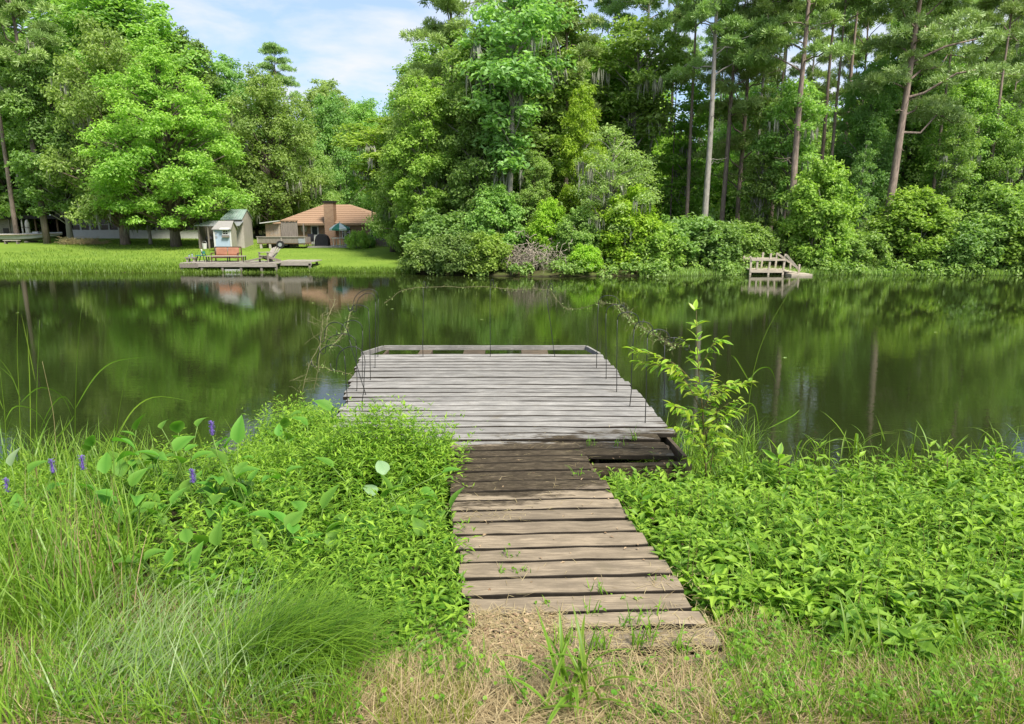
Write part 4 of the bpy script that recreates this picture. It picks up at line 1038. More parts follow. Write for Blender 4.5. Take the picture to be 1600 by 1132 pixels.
for k in range(np_ + 1):
    x = lx1 + (lx2 - lx1) * k / np_
    MB().box((x, YL + 0.05, (sill + tz) / 2), (0.14, 0.1, tz - sill)).build('mullion', M['white'], lh)
    if k < np_:
        x2 = lx1 + (lx2 - lx1) * (k + 1) / np_
        MB().box(((x + x2) / 2, YL + 0.1, (sill + tz) / 2), (x2 - x - 0.14, 0.02, tz - sill - 0.04)).build('pane', M['glass'], lh)
        if k % 3 != 1:
            MB().box(((x + x2) / 2, YL + 0.06, sill + (tz - sill) * 0.5), (x2 - x - 0.14, 0.04, 0.05)).build('window_bar', M['white'], lh)
lw = PY(22, 355, YL)[0]
MB().box(((lx0 + lw) / 2, YL + 0.5, tz / 2), (lw - lx0, 0.12, tz)).build('grey_wall', M['wood_far'], lh)
MB().box((PY(4, 356, YL)[0], YL + 0.42, tz * 0.42), (0.55, 0.06, 0.55)).build('window', M['glass'], lh)
for px in (58, 92):
    MB().box((PY(px, 375, YL)[0], YL + 0.1, tz / 2), (0.14, 0.14, tz)).build('post', M['wood_brown'], lh)
for px in (-58, 24):
    MB().box((PY(px, 375, YL)[0], YL - 0.5, tz / 2), (0.12, 0.12, tz)).build('post', M['wood_grey'], lh)

# bleached covered heap (two pale sacks) by the carport
YW = 63.0
for (px, wpx, lab) in ((36.5, 5, 'narrow white tarp wrapped bundle standing at the carport'), (44.5, 9, 'wide cream tarp wrapped bundle standing at the carport')):
    c = PY(px, 366, YW); s_ = PY(px + wpx / 2, 375, YW)[0] - c[0]
    h_ = PY(px, 343.5, YW)[2] - gz(c[0], YW)
    wb = MB(); wb.lathe((0, 0, 0), [(s_ * 0.9, 0), (s_ * 1.05, h_ * 0.4), (s_, h_ * 0.8), (s_ * 0.6, h_ * 0.96), (0.02, h_)], 10)
    tt = thing('wrapped_bundle', lab, 'bundle', (c[0], YW, gz(c[0], YW)))
    wb.build('tarp', M['bleach'], tt)
    MB().lathe((0, 0, h_ * 0.62), [(s_ * 1.06, -0.03), (s_ * 1.08, 0), (s_ * 1.06, 0.03)], 10).build('strap', M['wood_grey'], tt)

# white boat on a low cradle
YBt = 60.0
b0, b1 = PY(-35, 372, YBt)[0], PY(98, 370, YBt)[0]; bgz = gz((b0 + b1) / 2, YBt)
bt_ = thing('motor_boat', 'long low white boat with brown rail lying on the grass', 'boat', (0, 0, bgz))
Lb = b1 - b0; zt = PY(40, 366.5, YBt)[2] - bgz; zk = PY(40, 376.5, YBt)[2] - bgz
st = np.linspace(0, 1, 13); rows = []
for t in st:
    x = b0 + Lb * t
    hw = 0.95 * (1 - max(0, (t - 0.45) / 0.55) ** 2.2) + 0.02
    kz = zk + (zt - zk) * max(0, (t - 0.6) / 0.4) ** 1.6 * 0.95
    tz_ = zt + 0.10 * t * t
    rows.append([(x, -hw, tz_), (x, -hw * 0.86, (kz * 0.7 + tz_ * 0.3)), (x, 0, kz), (x, hw * 0.86, kz * 0.7 + tz_ * 0.3), (x, hw, tz_), (x, hw * 0.8, tz_ + 0.03), (x, 0, tz_ - (0.25 if t < 0.55 else -0.1)), (x, -hw * 0.8, tz_ + 0.03)])
vv = np.array(rows).reshape(-1, 3) + [0, YBt, 0]
qq = [[i * 8 + j, i * 8 + (j + 1) % 8, (i + 1) * 8 + (j + 1) % 8, (i + 1) * 8 + j] for i in range(12) for j in range(8)]
MB().add(vv, qq, [[0, j + 1, j] for j in range(1, 7)]).build('hull', M['boat_hull'], bt_)
rl = [(b0 + Lb * t, YBt - (0.97 * (1 - max(0, (t - 0.45) / 0.55) ** 2.2) + 0.03), zt + 0.10 * t * t - 0.05) for t in st]
MB().tube(rl, 0.05, 6).build('rub_rail', M['boat_trim'], bt_)
MB().box((b0 + Lb * 0.72, YBt, zt + 0.16), (0.5, 0.8, 0.14)).build('deck_hatch', M['white'], bt_)
for t in (0.3, 0.62):
    MB().box((b0 + Lb * t, YBt, zk / 2), (0.3, 1.3, zk)).build('cradle', M['wood_grey'], bt_)
c = PY(19, 380.5, 57.5)
bn = thing('low_bench', 'low pale bench in the grass in front of the white boat', 'bench', (c[0], 57.5, gz(c[0], 57.5)))
MB().box((0, 0, 0.30), (1.25, 0.35, 0.07)).build('seat', M['wood_far'], bn)
for x in (-0.5, 0.5): MB().box((x, 0, 0.13), (0.09, 0.3, 0.26)).build('leg', M['wood_grey'], bn)
for (px, lab, wd) in ((108, 'tan brush pile at the foot of the thin trunked shade tree', 0.9), (143, 'long pale heap of dead brush on the lawn before the porch', 1.4)):
    c = PY(px, 378, 57.0); g0 = gz(c[0], 57.0)
    bp = MB()
    for k in range(130):
        a = rng.uniform(0, 6.28); u = rng.normal(size=2) * wd * 0.4
        s0 = np.array([c[0] + u[0], 57.0 + u[1] * 0.6, g0 + 0.02]); l = rng.uniform(0.5, 1.1)
        bp.tube(bez(s0, s0 + [math.cos(a) * l * 0.8, math.sin(a) * l * 0.8, rng.uniform(0.1, 0.75) * max(0.2, 1 - abs(u[0]) / wd)], 4, 0.15, 0.3), np.linspace(0.02, 0.008, 4), 4, cap=False)
    bo = bp.build('brush_pile', M['straw']); tag(bo, lab, 'brush pile')

# ------------------------------------------------------------------ far dock on the lawn side with its furniture
DY = 40.6
dxa, dxb, dxc = PY(281, 415, DY)[0], PY(432, 415, DY)[0], PY(484, 415, DY)[0]
dzt = PY(380, 411, DY)[2]
fd = thing('lawn_dock', 'low weathered dock along the lawn edge carrying the chairs', 'dock', (0, 0, 0))
x = dxa; k = 0
while x < dxb - 0.05:
    wpl = 0.235
    MB().box((x + wpl / 2, DY + 1.05, dzt - 0.02 + 0.004 * (k % 3)), (wpl - 0.015, 2.1, 0.04)).build('plank', M['wood_far'], fd); x += wpl; k += 1
x = dxb + 0.02
while x < dxc:
    MB().box((x + 0.1175, DY + 1.25, dzt + 0.04 + 0.004 * (k % 3)), (0.22, 1.7, 0.04)).build('plank', M['wood_far'], fd); x += 0.235; k += 1
MB().box(((dxa + dxb) / 2 + 0.5, DY - 0.02, dzt - 0.14), (dxb - dxa - 1.0, 0.05, 0.2)).build('fascia', M['wood_far'], fd)
MB().box((dxa + 0.55, DY - 0.03, dzt - 0.17), (1.1, 0.05, 0.22)).build('fascia', M['wood_grey'], fd)
MB().box(((dxb + dxc) / 2, DY + 0.38, dzt - 0.08), (dxc - dxb, 0.05, 0.2)).build('fascia', M['wood_far'], fd)
for px in (283, 315, 347, 376, 408, 431, 481):
    xx = PY(px, 415, DY)[0]; MB().box((xx, DY + 0.06 + (0.36 if px > 440 else 0), dzt / 2 - 0.32), (0.13, 0.13, dzt + 0.5)).build('post', M['wood_grey'], fd)
    MB().box((xx, DY + 1.9, dzt / 2 - 0.28), (0.13, 0.13, dzt + 0.42)).build('post', M['wood_grey'], fd)
for (pa, pb) in ((347, 373),):
    MB().box(((PY(pa, 375, DY)[0] + PY(pb, 375, DY)[0]) / 2, DY + 0.4, 0.09), (PY(pb, 375, DY)[0] - PY(pa, 375, DY)[0], 0.8, 0.16)).build('float_block', M['boat_hull'], fd)
# settee with orange cushions
YC = DY + 1.5
c0, c1 = PY(333, 400, YC)[0], PY(375, 400, YC)[0]
st_ = thing('cushioned_settee', 'rust framed settee with faded orange cushions on the lawn dock', 'settee', (0, YC, dzt))
zs = PY(350, 402.5, YC)[2] - dzt; zb2 = PY(350, 387.5, YC)[2] - dzt
MB().box(((c0 + c1) / 2, -0.05, zs), (c1 - c0 - 0.1, 0.55, 0.06)).build('seat_frame', M['rust'], st_)
n = 2
for k in range(n):
    a = c0 + 0.1 + (c1 - c0 - 0.2) * k / n; b = c0 + 0.1 + (c1 - c0 - 0.2) * (k + 1) / n
    m = MB(); m.box(((a + b) / 2, 0.22, (zs + zb2) / 2 + 0.06), (b - a - 0.03, 0.16, zb2 - zs - 0.12), rx=-0.15)
    cu = m.build('back_cushion', M['cushion'], st_)
    bv = cu.modifiers.new('soft', 'BEVEL'); bv.width = 0.06; bv.segments = 2
    m = MB(); m.box(((a + b) / 2, -0.08, zs + 0.08), (b - a - 0.03, 0.5, 0.10)); cu = m.build('seat_cushion', M['cushion'], st_)
    bv = cu.modifiers.new('soft', 'BEVEL'); bv.width = 0.03; bv.segments = 2
MB().box(((c0 + c1) / 2, 0.34, zb2 + 0.02), (c1 - c0 - 0.05, 0.06, 0.08)).build('top_rail', M['rust'], st_)
for xx in (c0 + 0.02, c1 - 0.02):
    MB().box((xx, 0.3, (zb2 + 0.02) / 2), (0.06, 0.06, zb2 + 0.04)).build('leg', M['rust'], st_)
    MB().box((xx, -0.3, zs / 2 + 0.12), (0.06, 0.06, zs + 0.24)).build('leg', M['rust'], st_)
    MB().box((xx, 0, zs + 0.26), (0.07, 0.6, 0.05)).build('armrest', M['rust'], st_)
# long low table beside the settee
t0, t1 = PY(332, 402, YC)[0], PY(391, 401, YC)[0]
lt = thing('low_table', 'long narrow low table standing in front of the orange settee', 'table', (0, DY + 0.7, dzt))
zt = PY(370, 400.5, DY + 0.7)[2] - dzt
MB().box(((t0 + t1) / 2, 0, zt), (t1 - t0, 0.4, 0.04)).build('tabletop', M['wood_far'], lt)
for xx in (t0 + 0.05, (t0 + t1) / 2 + 0.15, t1 - 0.05):
    for yy in (-0.16, 0.16): MB().box((xx, yy, zt / 2 - 0.01), (0.05, 0.05, zt - 0.02)).build('leg', M['black_iron'], lt)
# small round table and dark chair frame
c = PY(300, 412, DY + 0.8)
rt = thing('side_table', 'small grey table with jars at the end of the lawn dock', 'table', (c[0], DY + 0.8, dzt))
zt = PY(300, 403, DY + 0.8)[2] - dzt
MB().box((0, 0, zt), (0.6, 0.45, 0.07)).build('tabletop', M['wood_grey'], rt)
for xx in (-0.2, 0.2):
    for yy in (-0.15, 0.15): MB().box((xx, yy, zt / 2 - 0.02), (0.08, 0.06, zt - 0.04)).build('leg', M['wood_far'], rt)
for k, (xx, lab) in enumerate(((-0.12, 'short dark jar on the small grey dock table'), (0.06, 'taller dark jar on the small grey dock table'))):
    jr = thing('jar', lab, 'jar', (c[0] + xx, DY + 0.8, dzt + zt + 0.036), 0, 'jars on the dock table')
    MB().lathe((0, 0, 0), [(0.005, 0), (0.05, 0), (0.055, 0.1 + 0.06 * k), (0.03, 0.13 + 0.06 * k)], 10).build('body', M['roof_green'], jr)
    MB().lathe((0, 0, 0.13 + 0.06 * k), [(0.035, 0), (0.035, 0.03), (0.003, 0.032)], 10).build('lid', M['black_iron'], jr)
c = PY(315, 412, DY + 1.0)
fc = thing('folding_chair', 'dark green folding chair beside the small grey table on the dock', 'chair', (c[0], DY + 1.0, dzt))
MB().box((0, 0, 0.38), (0.5, 0.4, 0.04)).build('seat', M['green_cloth'], fc)
for (a, b) in (((0.12, -0.2, 0.0), (0.3, -0.2, 0.0)), ):
    for yy in (-0.2, 0.2):
        MB().beam((-0.22, yy, 0), (-0.1, yy, 0.37), 0.035, 0.035).build('leg', M['black_iron'], fc)
        MB().beam((0.30, yy, 0), (0.14, yy, 0.62), 0.035, 0.035).build('leg', M['black_iron'], fc)
MB().box((0.17, 0, 0.55), (0.03, 0.38, 0.16), ry=-0.25).build('backrest', M['green_cloth'], fc)
# grey adirondack chair
c = PY(421, 411, DY + 0.9)
ad = thing('adirondack_chair', 'grey slatted adirondack chair on the lawn dock', 'chair', (c[0], DY + 0.9, dzt), -0.45)
zb3 = PY(421, 386.5, DY + 0.9)[2] - dzt
for k in range(5):
    x = (k - 2) * 0.125
    MB().beam((x * 0.9, 0.12, 0.22), (x * 1.25, 0.62, zb3 - 0.05 * abs(k - 2)), 0.11, 0.025).build('back_slat', M['wood_far'], ad)
for k in range(5):
    MB().box((0, -0.42 + k * 0.13, 0.38 - k * 0.035), (0.56, 0.115, 0.025), rx=-0.25).build('seat_slat', M['wood_far'], ad)
for x in (-0.33, 0.33):
    MB().box((x, -0.42, 0.28), (0.05, 0.1, 0.56)).build('leg', M['wood_grey'], ad)
    MB().beam((x, -0.4, 0.32), (x, 0.6, 0.03), 0.04, 0.13).build('leg', M['wood_grey'], ad)
    MB().box((x, -0.05, 0.575), (0.14, 0.85, 0.03)).build('armrest', M['wood_far'], ad)
# reclining plank in front of the chair (footrest)
c = PY(397, 409, DY + 0.5)
fr = thing('footrest', 'sloping slatted footrest in front of the adirondack chair', 'footrest', (c[0], DY + 0.55, dzt), 0.1)
for k in range(5): MB().box((-0.45 + k * 0.22, 0, 0.10 + k * 0.045), (0.2, 0.5, 0.03), ry=-0.2).build('slat', M['wood_far'], fr)
for yy in (-0.22, 0.22): MB().beam((-0.55, yy, 0.02), (0.5, yy, 0.26), 0.04, 0.06).build('rail', M['wood_grey'], fr)
c = PY(314.5, 386, 47)
sp_ = thing('white_stake', 'short white stake standing alone in the mown lawn', 'stake', (c[0], 47, gz(c[0], 47)))
MB().tube([(0, 0, -0.1), (0, 0, 0.42)], 0.05, 7).build('shaft', M['white'], sp_); MB().lathe((0, 0, 0.42), [(0.06, 0), (0.06, 0.04), (0.003, 0.07)], 8).build('cap', M['white'], sp_)

# ------------------------------------------------------------------ small ramp dock with rails on the wooded bank
RY = 38.6
rd = thing('ramp_dock', 'small grey railed dock with a ramp sloping down to the water', 'dock', (0, 0, 0))
ra0, ra1, ra2 = PY(1172, 425, RY)[0], PY(1222, 425, RY)[0], PY(1262, 428, RY - 0.9)[0]
rz0 = PY(1200, 422, RY)[2]
n = 9
for k in range(n):
    a = ra0 + (ra1 - ra0) * k / n; b = ra0 + (ra1 - ra0) * (k + 1) / n
    MB().box(((a + b) / 2, RY + 0.6, rz0 + 0.003 * (k % 2)), (b - a - 0.015, 1.3, 0.045)).build('plank', M['wood_mid'], rd)
MB().box(((ra0 + ra1) / 2, RY - 0.06, rz0 - 0.08), (ra1 - ra0, 0.05, 0.14)).build('fascia', M['wood_mid'], rd)
n = 6
for k in range(n):
    t0_, t1_ = k / n, (k + 1) / n
    a = np.array([ra1 + (ra2 - ra1) * (t0_ + 0.02), RY + 0.6 - 0.5 * t0_, rz0 + (0.08 - rz0) * t0_]); b = np.array([ra1 + (ra2 - ra1) * t1_, RY + 0.6 - 0.5 * t1_, rz0 + (0.08 - rz0) * t1_])
    MB().beam(a, b, 1.2, 0.045).build('plank', M['wood_mid'], rd)
MB().box((ra2 - 0.3, RY - 0.3, 0.05), (1.15, 1.2, 0.12)).build('float_block', M['wood_mid'], rd)
rt_ = PY(1200, 405.5, RY)[2]; rtt = PY(1225, 397, RY)[2]
for yy in (RY - 0.02, RY + 1.2):
    pts = [(ra0, rt_), (ra0 + (ra1 - ra0) * 0.2, rt_), (ra0 + (ra1 - ra0) * 0.55, rt_ + 0.05), (ra1, rt_ + 0.02)]
    for k, (x, z) in enumerate(pts):
        zt_ = z + (0.28 if k >= 2 else 0.12)
        MB().beam((x, yy, -0.4 if k != 1 else rz0 - 0.1), (x + (0.10 if k >= 2 else 0), yy, zt_), 0.1, 0.1).build('post', M['wood_mid'], rd)
    MB().beam((ra0, yy - 0.07, rt_ - 0.02), (ra1 + 0.1, yy - 0.07, rt_ - 0.02), 0.045, 0.11).build('rail', M['wood_mid'], rd)
    MB().beam((ra1 + 0.13, yy - 0.08, rt_ + 0.24), (ra2 - 0.25 + (0.5 if yy > RY else 0), yy - 0.45, 0.25), 0.045, 0.11).build('ramp_rail', M['wood_mid'], rd)
    MB().beam((ra2 - 0.3, yy - 0.4, 0.1), (ra2 - 0.3, yy - 0.4, 0.62), 0.09, 0.09).build('post', M['wood_mid'], rd)

# grey tangle of dead brush and roots hanging at the water under the middle clump
mb = MB()
c = PY(825, 418, 38.4)
for k in range(420):
    u = rng.normal(size=2) * np.array([0.85, 0.35]); z0 = abs(rng.normal()) * 0.6 + 0.5
    s0 = np.array([c[0] + u[0], 38.6 + u[1], z0])
    a = rng.uniform(0, 6.28); l = rng.uniform(0.5, 1.3)
    e = s0 + np.array([math.cos(a) * l * 0.7, math.sin(a) * l * 0.4 - 0.1, rng.uniform(-0.9, 0.4)])
    e[2] = max(e[2], -0.05)
    mb.tube(bez(s0, e, 5, 0.12, 0.5), np.linspace(0.022, 0.006, 5), 4, tint=rng.random(), cap=False)
o = mb.build('dead_brush', M['twig']); tag(o, 'grey tangle of dead brush and roots hanging over the water', kind='stuff')

# shoreline grass (lawn side) and low leafy plants (wooded side)
mb = MB(); N = 9000
xs = rng.uniform(-36, -13, N); df = rng.gamma(1.6, 0.7, N) - 0.45
ys = shore_far(xs) + df; b = np.stack([xs, ys, np.maximum(ground_z(xs, ys), -0.03) - 0.02], 1)
hh = rng.uniform(0.14, 0.34, N) * np.clip(1.3 - df * 0.15, 0.4, 1.2) * np.interp(xs, [-36, -22, -17, -13], [1.1, 1.1, 0.7, 0.35])
blades(mb, b, rng.uniform(0, 6.28, N), rng.uniform(0, 0.3, N), rng.uniform(0.3, 1.2, N), hh, rng.uniform(0.02, 0.05, N), rng.random(N), 3)
xs = rng.uniform(-14, -5.5, 3000); ys = shore_far(xs) + rng.uniform(-0.3, 0.5, 3000)
blades(mb, np.stack([xs, ys, np.maximum(ground_z(xs, ys), -0.02)], 1), rng.uniform(0, 6.28, 3000), 0.1, rng.uniform(0.3, 1.2, 3000), rng.uniform(0.12, 0.3, 3000), 0.03, rng.random(3000), 3)
o = mb.build('shoreline_grass', M['lawn_blade']); tag(o, 'bright tall grass fringing the far water edge below the lawn', kind='stuff')
mb = MB(); N = 16000
xs = rng.uniform(-36, -5, N); ys = shore_far(xs) + 0.5 + rng.random(N) ** 1.3 * 24
k_ = (rng.random(N) < np.interp(xs, [-36, -24, -18], [1, 1, 0.45])); xs, ys = xs[k_], ys[k_]; N = len(xs)
blades(mb, np.stack([xs, ys, ground_z(xs, ys) - 0.01], 1), rng.uniform(0, 6.28, N), 0.2, rng.uniform(0.4, 1.4, N), rng.uniform(0.06, 0.14, N) * np.interp(xs, [-36, -22, -17], [1.6, 1.3, 0.5]), 0.035, rng.random(N), 2)
o = mb.build('lawn_grass', M['lawn_blade']); tag(o, 'short bright grass of the far lawn', kind='stuff')
mb = MB()
for k in range(520):
    x = rng.uniform(-5.5, 34)
    if rng.random() > 0.55 + 0.45 * math.sin(x * 1.9) * math.sin(x * 0.83 + 1): continue
    y = shore_far(x) + rng.gamma(1.5, 0.8) - 0.25
    if 13.6 < x < 17.4 and y < 40.2: continue
    puff(mb, (x, y, max(float(ground_z(x, y)), 0) + rng.uniform(0.05, 0.6)), rng.uniform(0.2, 0.65), 60, 0.2, 0.13, 0.6)
N = 6000; xs = rng.uniform(7, 34, N); ys = shore_far(xs) + rng.uniform(-0.35, 0.5, N)
blades(mb, np.stack([xs, ys, np.maximum(ground_z(xs, ys), -0.03)], 1), rng.uniform(0, 6.28, N), 0.15, rng.uniform(0.3, 1.3, N), rng.uniform(0.15, 0.4, N), 0.04, rng.random(N), 3)
o = mb.build('shoreline_weeds', M['leaf_mid']); tag(o, 'low bright leafy weeds along the wooded water edge', kind='stuff')

# ------------------------------------------------------------------ the near dock
DZ = 0.50
dock = thing('wooden_dock', 'weathered grey wooden dock with narrow walkway and wide platform', 'dock', (0, 0, 0))
def board(parent, a, b, w, th, m, seed, bend=0.008, name='plank', wear=0.006, c=0.006):
    """one plank from end a to end b (centre of its top face), edges worn and slightly warped"""
    r = np.random.default_rng(seed)
    a, b = np.array(a, float), np.array(b, float); d = b - a; L = np.linalg.norm(d[:2]); d = d / np.linalg.norm(d)
    s = np.array([-d[1], d[0], 0]); k = 9
    mb = MB(); rings = []
    for i in range(k):
        t = i / (k - 1); p = a + (b - a) * t
        up = bend * math.sin(t * math.pi * r.uniform(0.9, 1.1) + r.uniform(-0.2, 0.2)) + r.normal() * 0.002
        e0, e1 = r.normal() * wear, r.normal() * wear
        cup = r.uniform(-0.003, 0.004)
        h0, h1 = w / 2 + e0, w / 2 + e1
        prof = [(-h0, -c), (-h0 + c * 1.5, 0), (0, cup + c * 0.2), (h1 - c * 1.5, 0), (h1, -c), (h1 - 0.002, -th), (-h0 + 0.002, -th)]
        rings.append([p + s * x + np.array([0, 0, z + up]) for x, z in prof])
    v = np.array(rings).reshape(-1, 3); n = 7
    q = [[i * n + j, (i + 1) * n + j, (i + 1) * n + (j + 1) % n, i * n + (j + 1) % n] for i in range(k - 1) for j in (1, 2)]
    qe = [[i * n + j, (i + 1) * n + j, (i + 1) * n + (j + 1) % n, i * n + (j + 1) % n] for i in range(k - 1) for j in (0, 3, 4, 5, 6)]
    tr = [[0, j, j + 1] for j in range(1, n - 1)] + [[(k - 1) * n, (k - 1) * n + j + 1, (k - 1) * n + j] for j in range(1, n - 1)]
    mb.add(v, [x[::-1] for x in q], [x[::-1] for x in tr])
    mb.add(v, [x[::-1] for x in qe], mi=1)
    return mb.build(name, [m, M['deck_edge_shade']], parent)
# walkway edges on the deck plane
wl0, wl1 = PZ(736, 984, DZ), PZ(697, 737, DZ)
wr0, wr1 = PZ(1126, 1008, DZ), PZ(905, 703, DZ)
def edge(p, q, Y): t = (Y - p[1]) / (q[1] - p[1]); return p + (q - p) * t
rows = [1036, 1020, 987, 960, 931.5, 904.5, 879, 858, 835.5, 816, 799, 783, 769, 753, 738, 725, 715, 705, 695]
ymid = [PZ(860, y, DZ)[1] for y in rows]
sk = 0.055       # boards are a little out of square with the walk
for i in range(len(ymid) - 1):
    w = ymid[i + 1] - ymid[i]
    if w < 0.05: continue
    yc = (ymid[i] + ymid[i + 1]) / 2
    L_ = edge(wl0, wl1, yc - 0.04); R_ = edge(wr0, wr1, yc + 0.04)
    j0, j1 = random.uniform(-0.025, 0.02), random.uniform(-0.02, 0.03)
    z = DZ + 0.012 + random.uniform(-0.003, 0.003) - (0.05 if i < 1 else 0.0)
    board(dock, (L_[0] + j0, yc - 0.04, z), (R_[0] + j1, yc + 0.04, z), max(0.1, w - 0.027), 0.045, M['deck_tan'], 100 + i, bend=0.004, wear=0.004, c=0.005)
# platform
pl0, pl1 = PZ(538.5, 626.6, DZ), PZ(564, 552, DZ)
prr0, prr1 = PZ(1025.6, 646, DZ), PZ(938, 554, DZ)
yfar = PZ(750, 554, DZ)[1]; ynear = 7.32
npk = 23; wpk = (yfar - ynear) / npk
for i in range(npk):
    yc = ynear + wpk * (i + 0.5)
    L_ = edge(pl0, pl1, yc); R_ = edge(prr0, prr1, yc)
    x0 = L_[0] + random.uniform(-0.04, 0.03); x1 = R_[0] + random.uniform(-0.03, 0.04)
    if yc < 8.0: x1 -= 0.22
    tilt = random.uniform(-0.02, 0.02)
    if i == 0: x0 = edge(wr0, wr1, yc)[0] - 0.1
    zz = DZ - 0.022 if i < 2 else DZ
    board(dock, (x0, yc - tilt, zz + random.uniform(-0.005, 0.004)), (x1, yc + tilt, zz + random.uniform(-0.005, 0.004)), wpk - random.uniform(0.012, 0.034), 0.05, M['deck_grey'], 300 + i, 0.010, wear=0.010, c=0.0065)
# frame: joists, rim with cut corners, beams, posts
def joist(a, b, w, h, m='deck_brown', name='joist'):
    return MB().beam(a, b, w, h).build(name, M[m], dock)
zj = DZ - 0.05 - 0.095
rim_a, rim_b = PZ(600, 541, DZ), PZ(915, 541, DZ)
joist((rim_a[0], rim_a[1], DZ - 0.035), (rim_b[0], rim_b[1], DZ - 0.035), 0.05, 0.09, 'deck_grey', 'rim_joist')
ca, cb = PZ(565, 552, DZ), PZ(937, 553, DZ)
joist((ca[0], ca[1] + 0.03, DZ - 0.035), (rim_a[0] - 0.02, rim_a[1] - 0.03, DZ - 0.035), 0.05, 0.09, 'deck_grey', 'rim_joist')
joist((rim_b[0] + 0.02, rim_b[1] - 0.03, DZ - 0.035), (cb[0], cb[1] + 0.03, DZ - 0.035), 0.05, 0.09, 'deck_grey', 'rim_joist')
for (p0, p1) in ((598, 600.5), (652, 672), (723, 757), (815, 857)):
    a = PZ(p0, 548, DZ); b = PZ(p1, 548, DZ)
    MB().box(((a[0] + b[0]) / 2, (yfar + rim_a[1]) / 2, DZ - 0.12), (max(0.05, b[0] - a[0]), rim_a[1] - yfar - 0.06, 0.08)).build('blocking', M['deck_brown'], dock)
for t in (0.02, 0.26, 0.5, 0.74, 0.98):
    a = edge(pl0, pl1, ynear + 0.1); b = edge(prr0, prr1, ynear + 0.1); A = a + (b - a) * t
    a = edge(pl0, pl1, yfar - 0.02); b = edge(prr0, prr1, yfar - 0.02); B = a + (b - a) * t
    joist((A[0], A[1], zj), (B[0], B[1], zj), 0.045, 0.185)
for Y in (ynear + 0.35, 10.2, yfar - 0.4):
    a = edge(pl0, pl1, Y); b = edge(prr0, prr1, Y)
    joist((a[0] + 0.1, Y, zj - 0.19), (b[0] - 0.1, Y, zj - 0.19), 0.09, 0.18, name='beam')
    for t in (0.06, 0.5, 0.94):
        x = a[0] + (b[0] - a[0]) * t
        MB().tube([(x, Y + 0.12, -1.2), (x, Y + 0.12, zj + 0.08)], 0.085, 10).build('post', M['deck_brown'], dock, True)
# beam showing at the near right corner below the missing boards
a = PZ(908, 716, DZ - 0.06); b = PZ(1010, 716, DZ - 0.06)
joist((a[0] + 0.02, a[1] - 0.28, DZ - 0.13), (b[0] + 0.45, a[1] - 0.20, DZ - 0.13), 0.10, 0.17, 'deck_tan', 'beam')
for t in (0.03, 0.5, 0.97):
    A = wl0 + (wr0 - wl0) * t; B = wl1 + (wr1 - wl1) * t
    joist((A[0] , A[1] + 0.1, DZ - 0.13), (B[0], B[1] + 0.5, DZ - 0.13), 0.045, 0.185)
for Y in (5.3, 6.9):
    for e0, e1, s in ((wl0, wl1, 0.05), (wr0, wr1, -0.05)):
        p = edge(e0, e1, Y)
        MB().box((p[0] + s, Y, -0.1), (0.1, 0.1, 1.0)).build('post', M['deck_brown'], dock)

# ------------------------------------------------------------------ shepherd hooks round the platform
def hook(foot, top, apex, end, label, curl=True, dxy=0.0, low=None):
    """bent iron rod: foot on the deck, stem to top, arch over apex, down to end with a small upturned tip; given as photo pixels on the rod's own upright plane"""
    F = PZ(foot[0], foot[1], DZ + 0.0)
    Y = F[1]
    def q(p): return PY(p[0], p[1], Y)
    A, B, E = q(top), q(apex), q(end)
    n = 12; arc = []
    for t in np.linspace(0, 1, n):           # smooth arch: quadratic pieces through apex
        u = t * math.pi
        mid = (A + E) / 2; rad = (A - E) / 2
        h = B[2] - (A[2] + E[2]) / 2
        arc.append(mid + rad * math.cos(u) + np.array([0, 0, h * math.sin(u) ** 0.8]))
    hgt = max(0.05, abs(A[0] - E[0]) * 0.25)
    tip = [E + np.array([-0.25, 0, -0.7]) * hgt * np.sign(A[0] - E[0]) * np.array([1, 1, np.sign(A[0] - E[0])]), ]
    sg = -np.sign(A[0] - E[0])
    tip = [E + np.array([0.10 * sg, 0, -0.55]) * hgt, E + np.array([0.45 * sg, 0, -0.75]) * hgt, E + np.array([0.8 * sg, 0, -0.35]) * hgt, E + np.array([0.85 * sg, 0, 0.35]) * hgt]
    t = thing('shepherd_hook', label, 'plant hook', (F[0], F[1], DZ), 0, 'iron shepherd hooks round the platform')
    o = -np.array([F[0], F[1], DZ])
    stem = [F + (A - F) * k / 5 for k in range(6)]
    for p in stem[1:-1]: p[0] += rng.normal() * 0.004
    if low: stem = [q(low)] + stem
    MB().tube(np.array(stem) + o, 0.0062, 6).build('rod', M['black_iron'], t, True)
    MB().tube(np.array(arc + tip) + o, 0.006, 6).build('hook', M['black_iron'], t, True)
    return t
hook((543, 631), (538, 556), (520, 540), (495.5, 566), 'lowest iron hook leaning outward at the corner hidden in weeds')
hook((566, 639), (570.5, 566), (553, 542), (526, 572), 'crossed iron hook whose stem leans behind the weedy corner')
hook((557.5, 612), (557, 540), (539, 522), (509, 545), 'iron hook with the widest arch over the weedy platform edge')
hook((572, 618), (546, 531), (522, 504), (507, 528), 'iron hook with a slanting stem crossing the others')
hook((566, 592), (566.5, 517), (551, 501), (533, 520), 'iron hook with thin greenish arch halfway along the weedy edge')
hook((579, 594), (576, 486), (566, 477), (550, 482), 'low flat arched iron hook near the far weedy corner')
hook((586, 575), (587, 472), (574, 459), (557, 482), 'inner of the two tallest iron hooks at the far weedy corner')
hook((590.5, 558), (591, 467), (574.5, 453), (552, 478), 'outer of the two tallest iron hooks at the far weedy corner')
hook((661, 558), (661, 449), (662.5, 440), (665, 448), 'straight iron hook at the far edge nearest the weedy corner')
hook((766, 558), (766, 450), (768, 437), (771, 446), 'straight iron hook at the middle of the far edge')
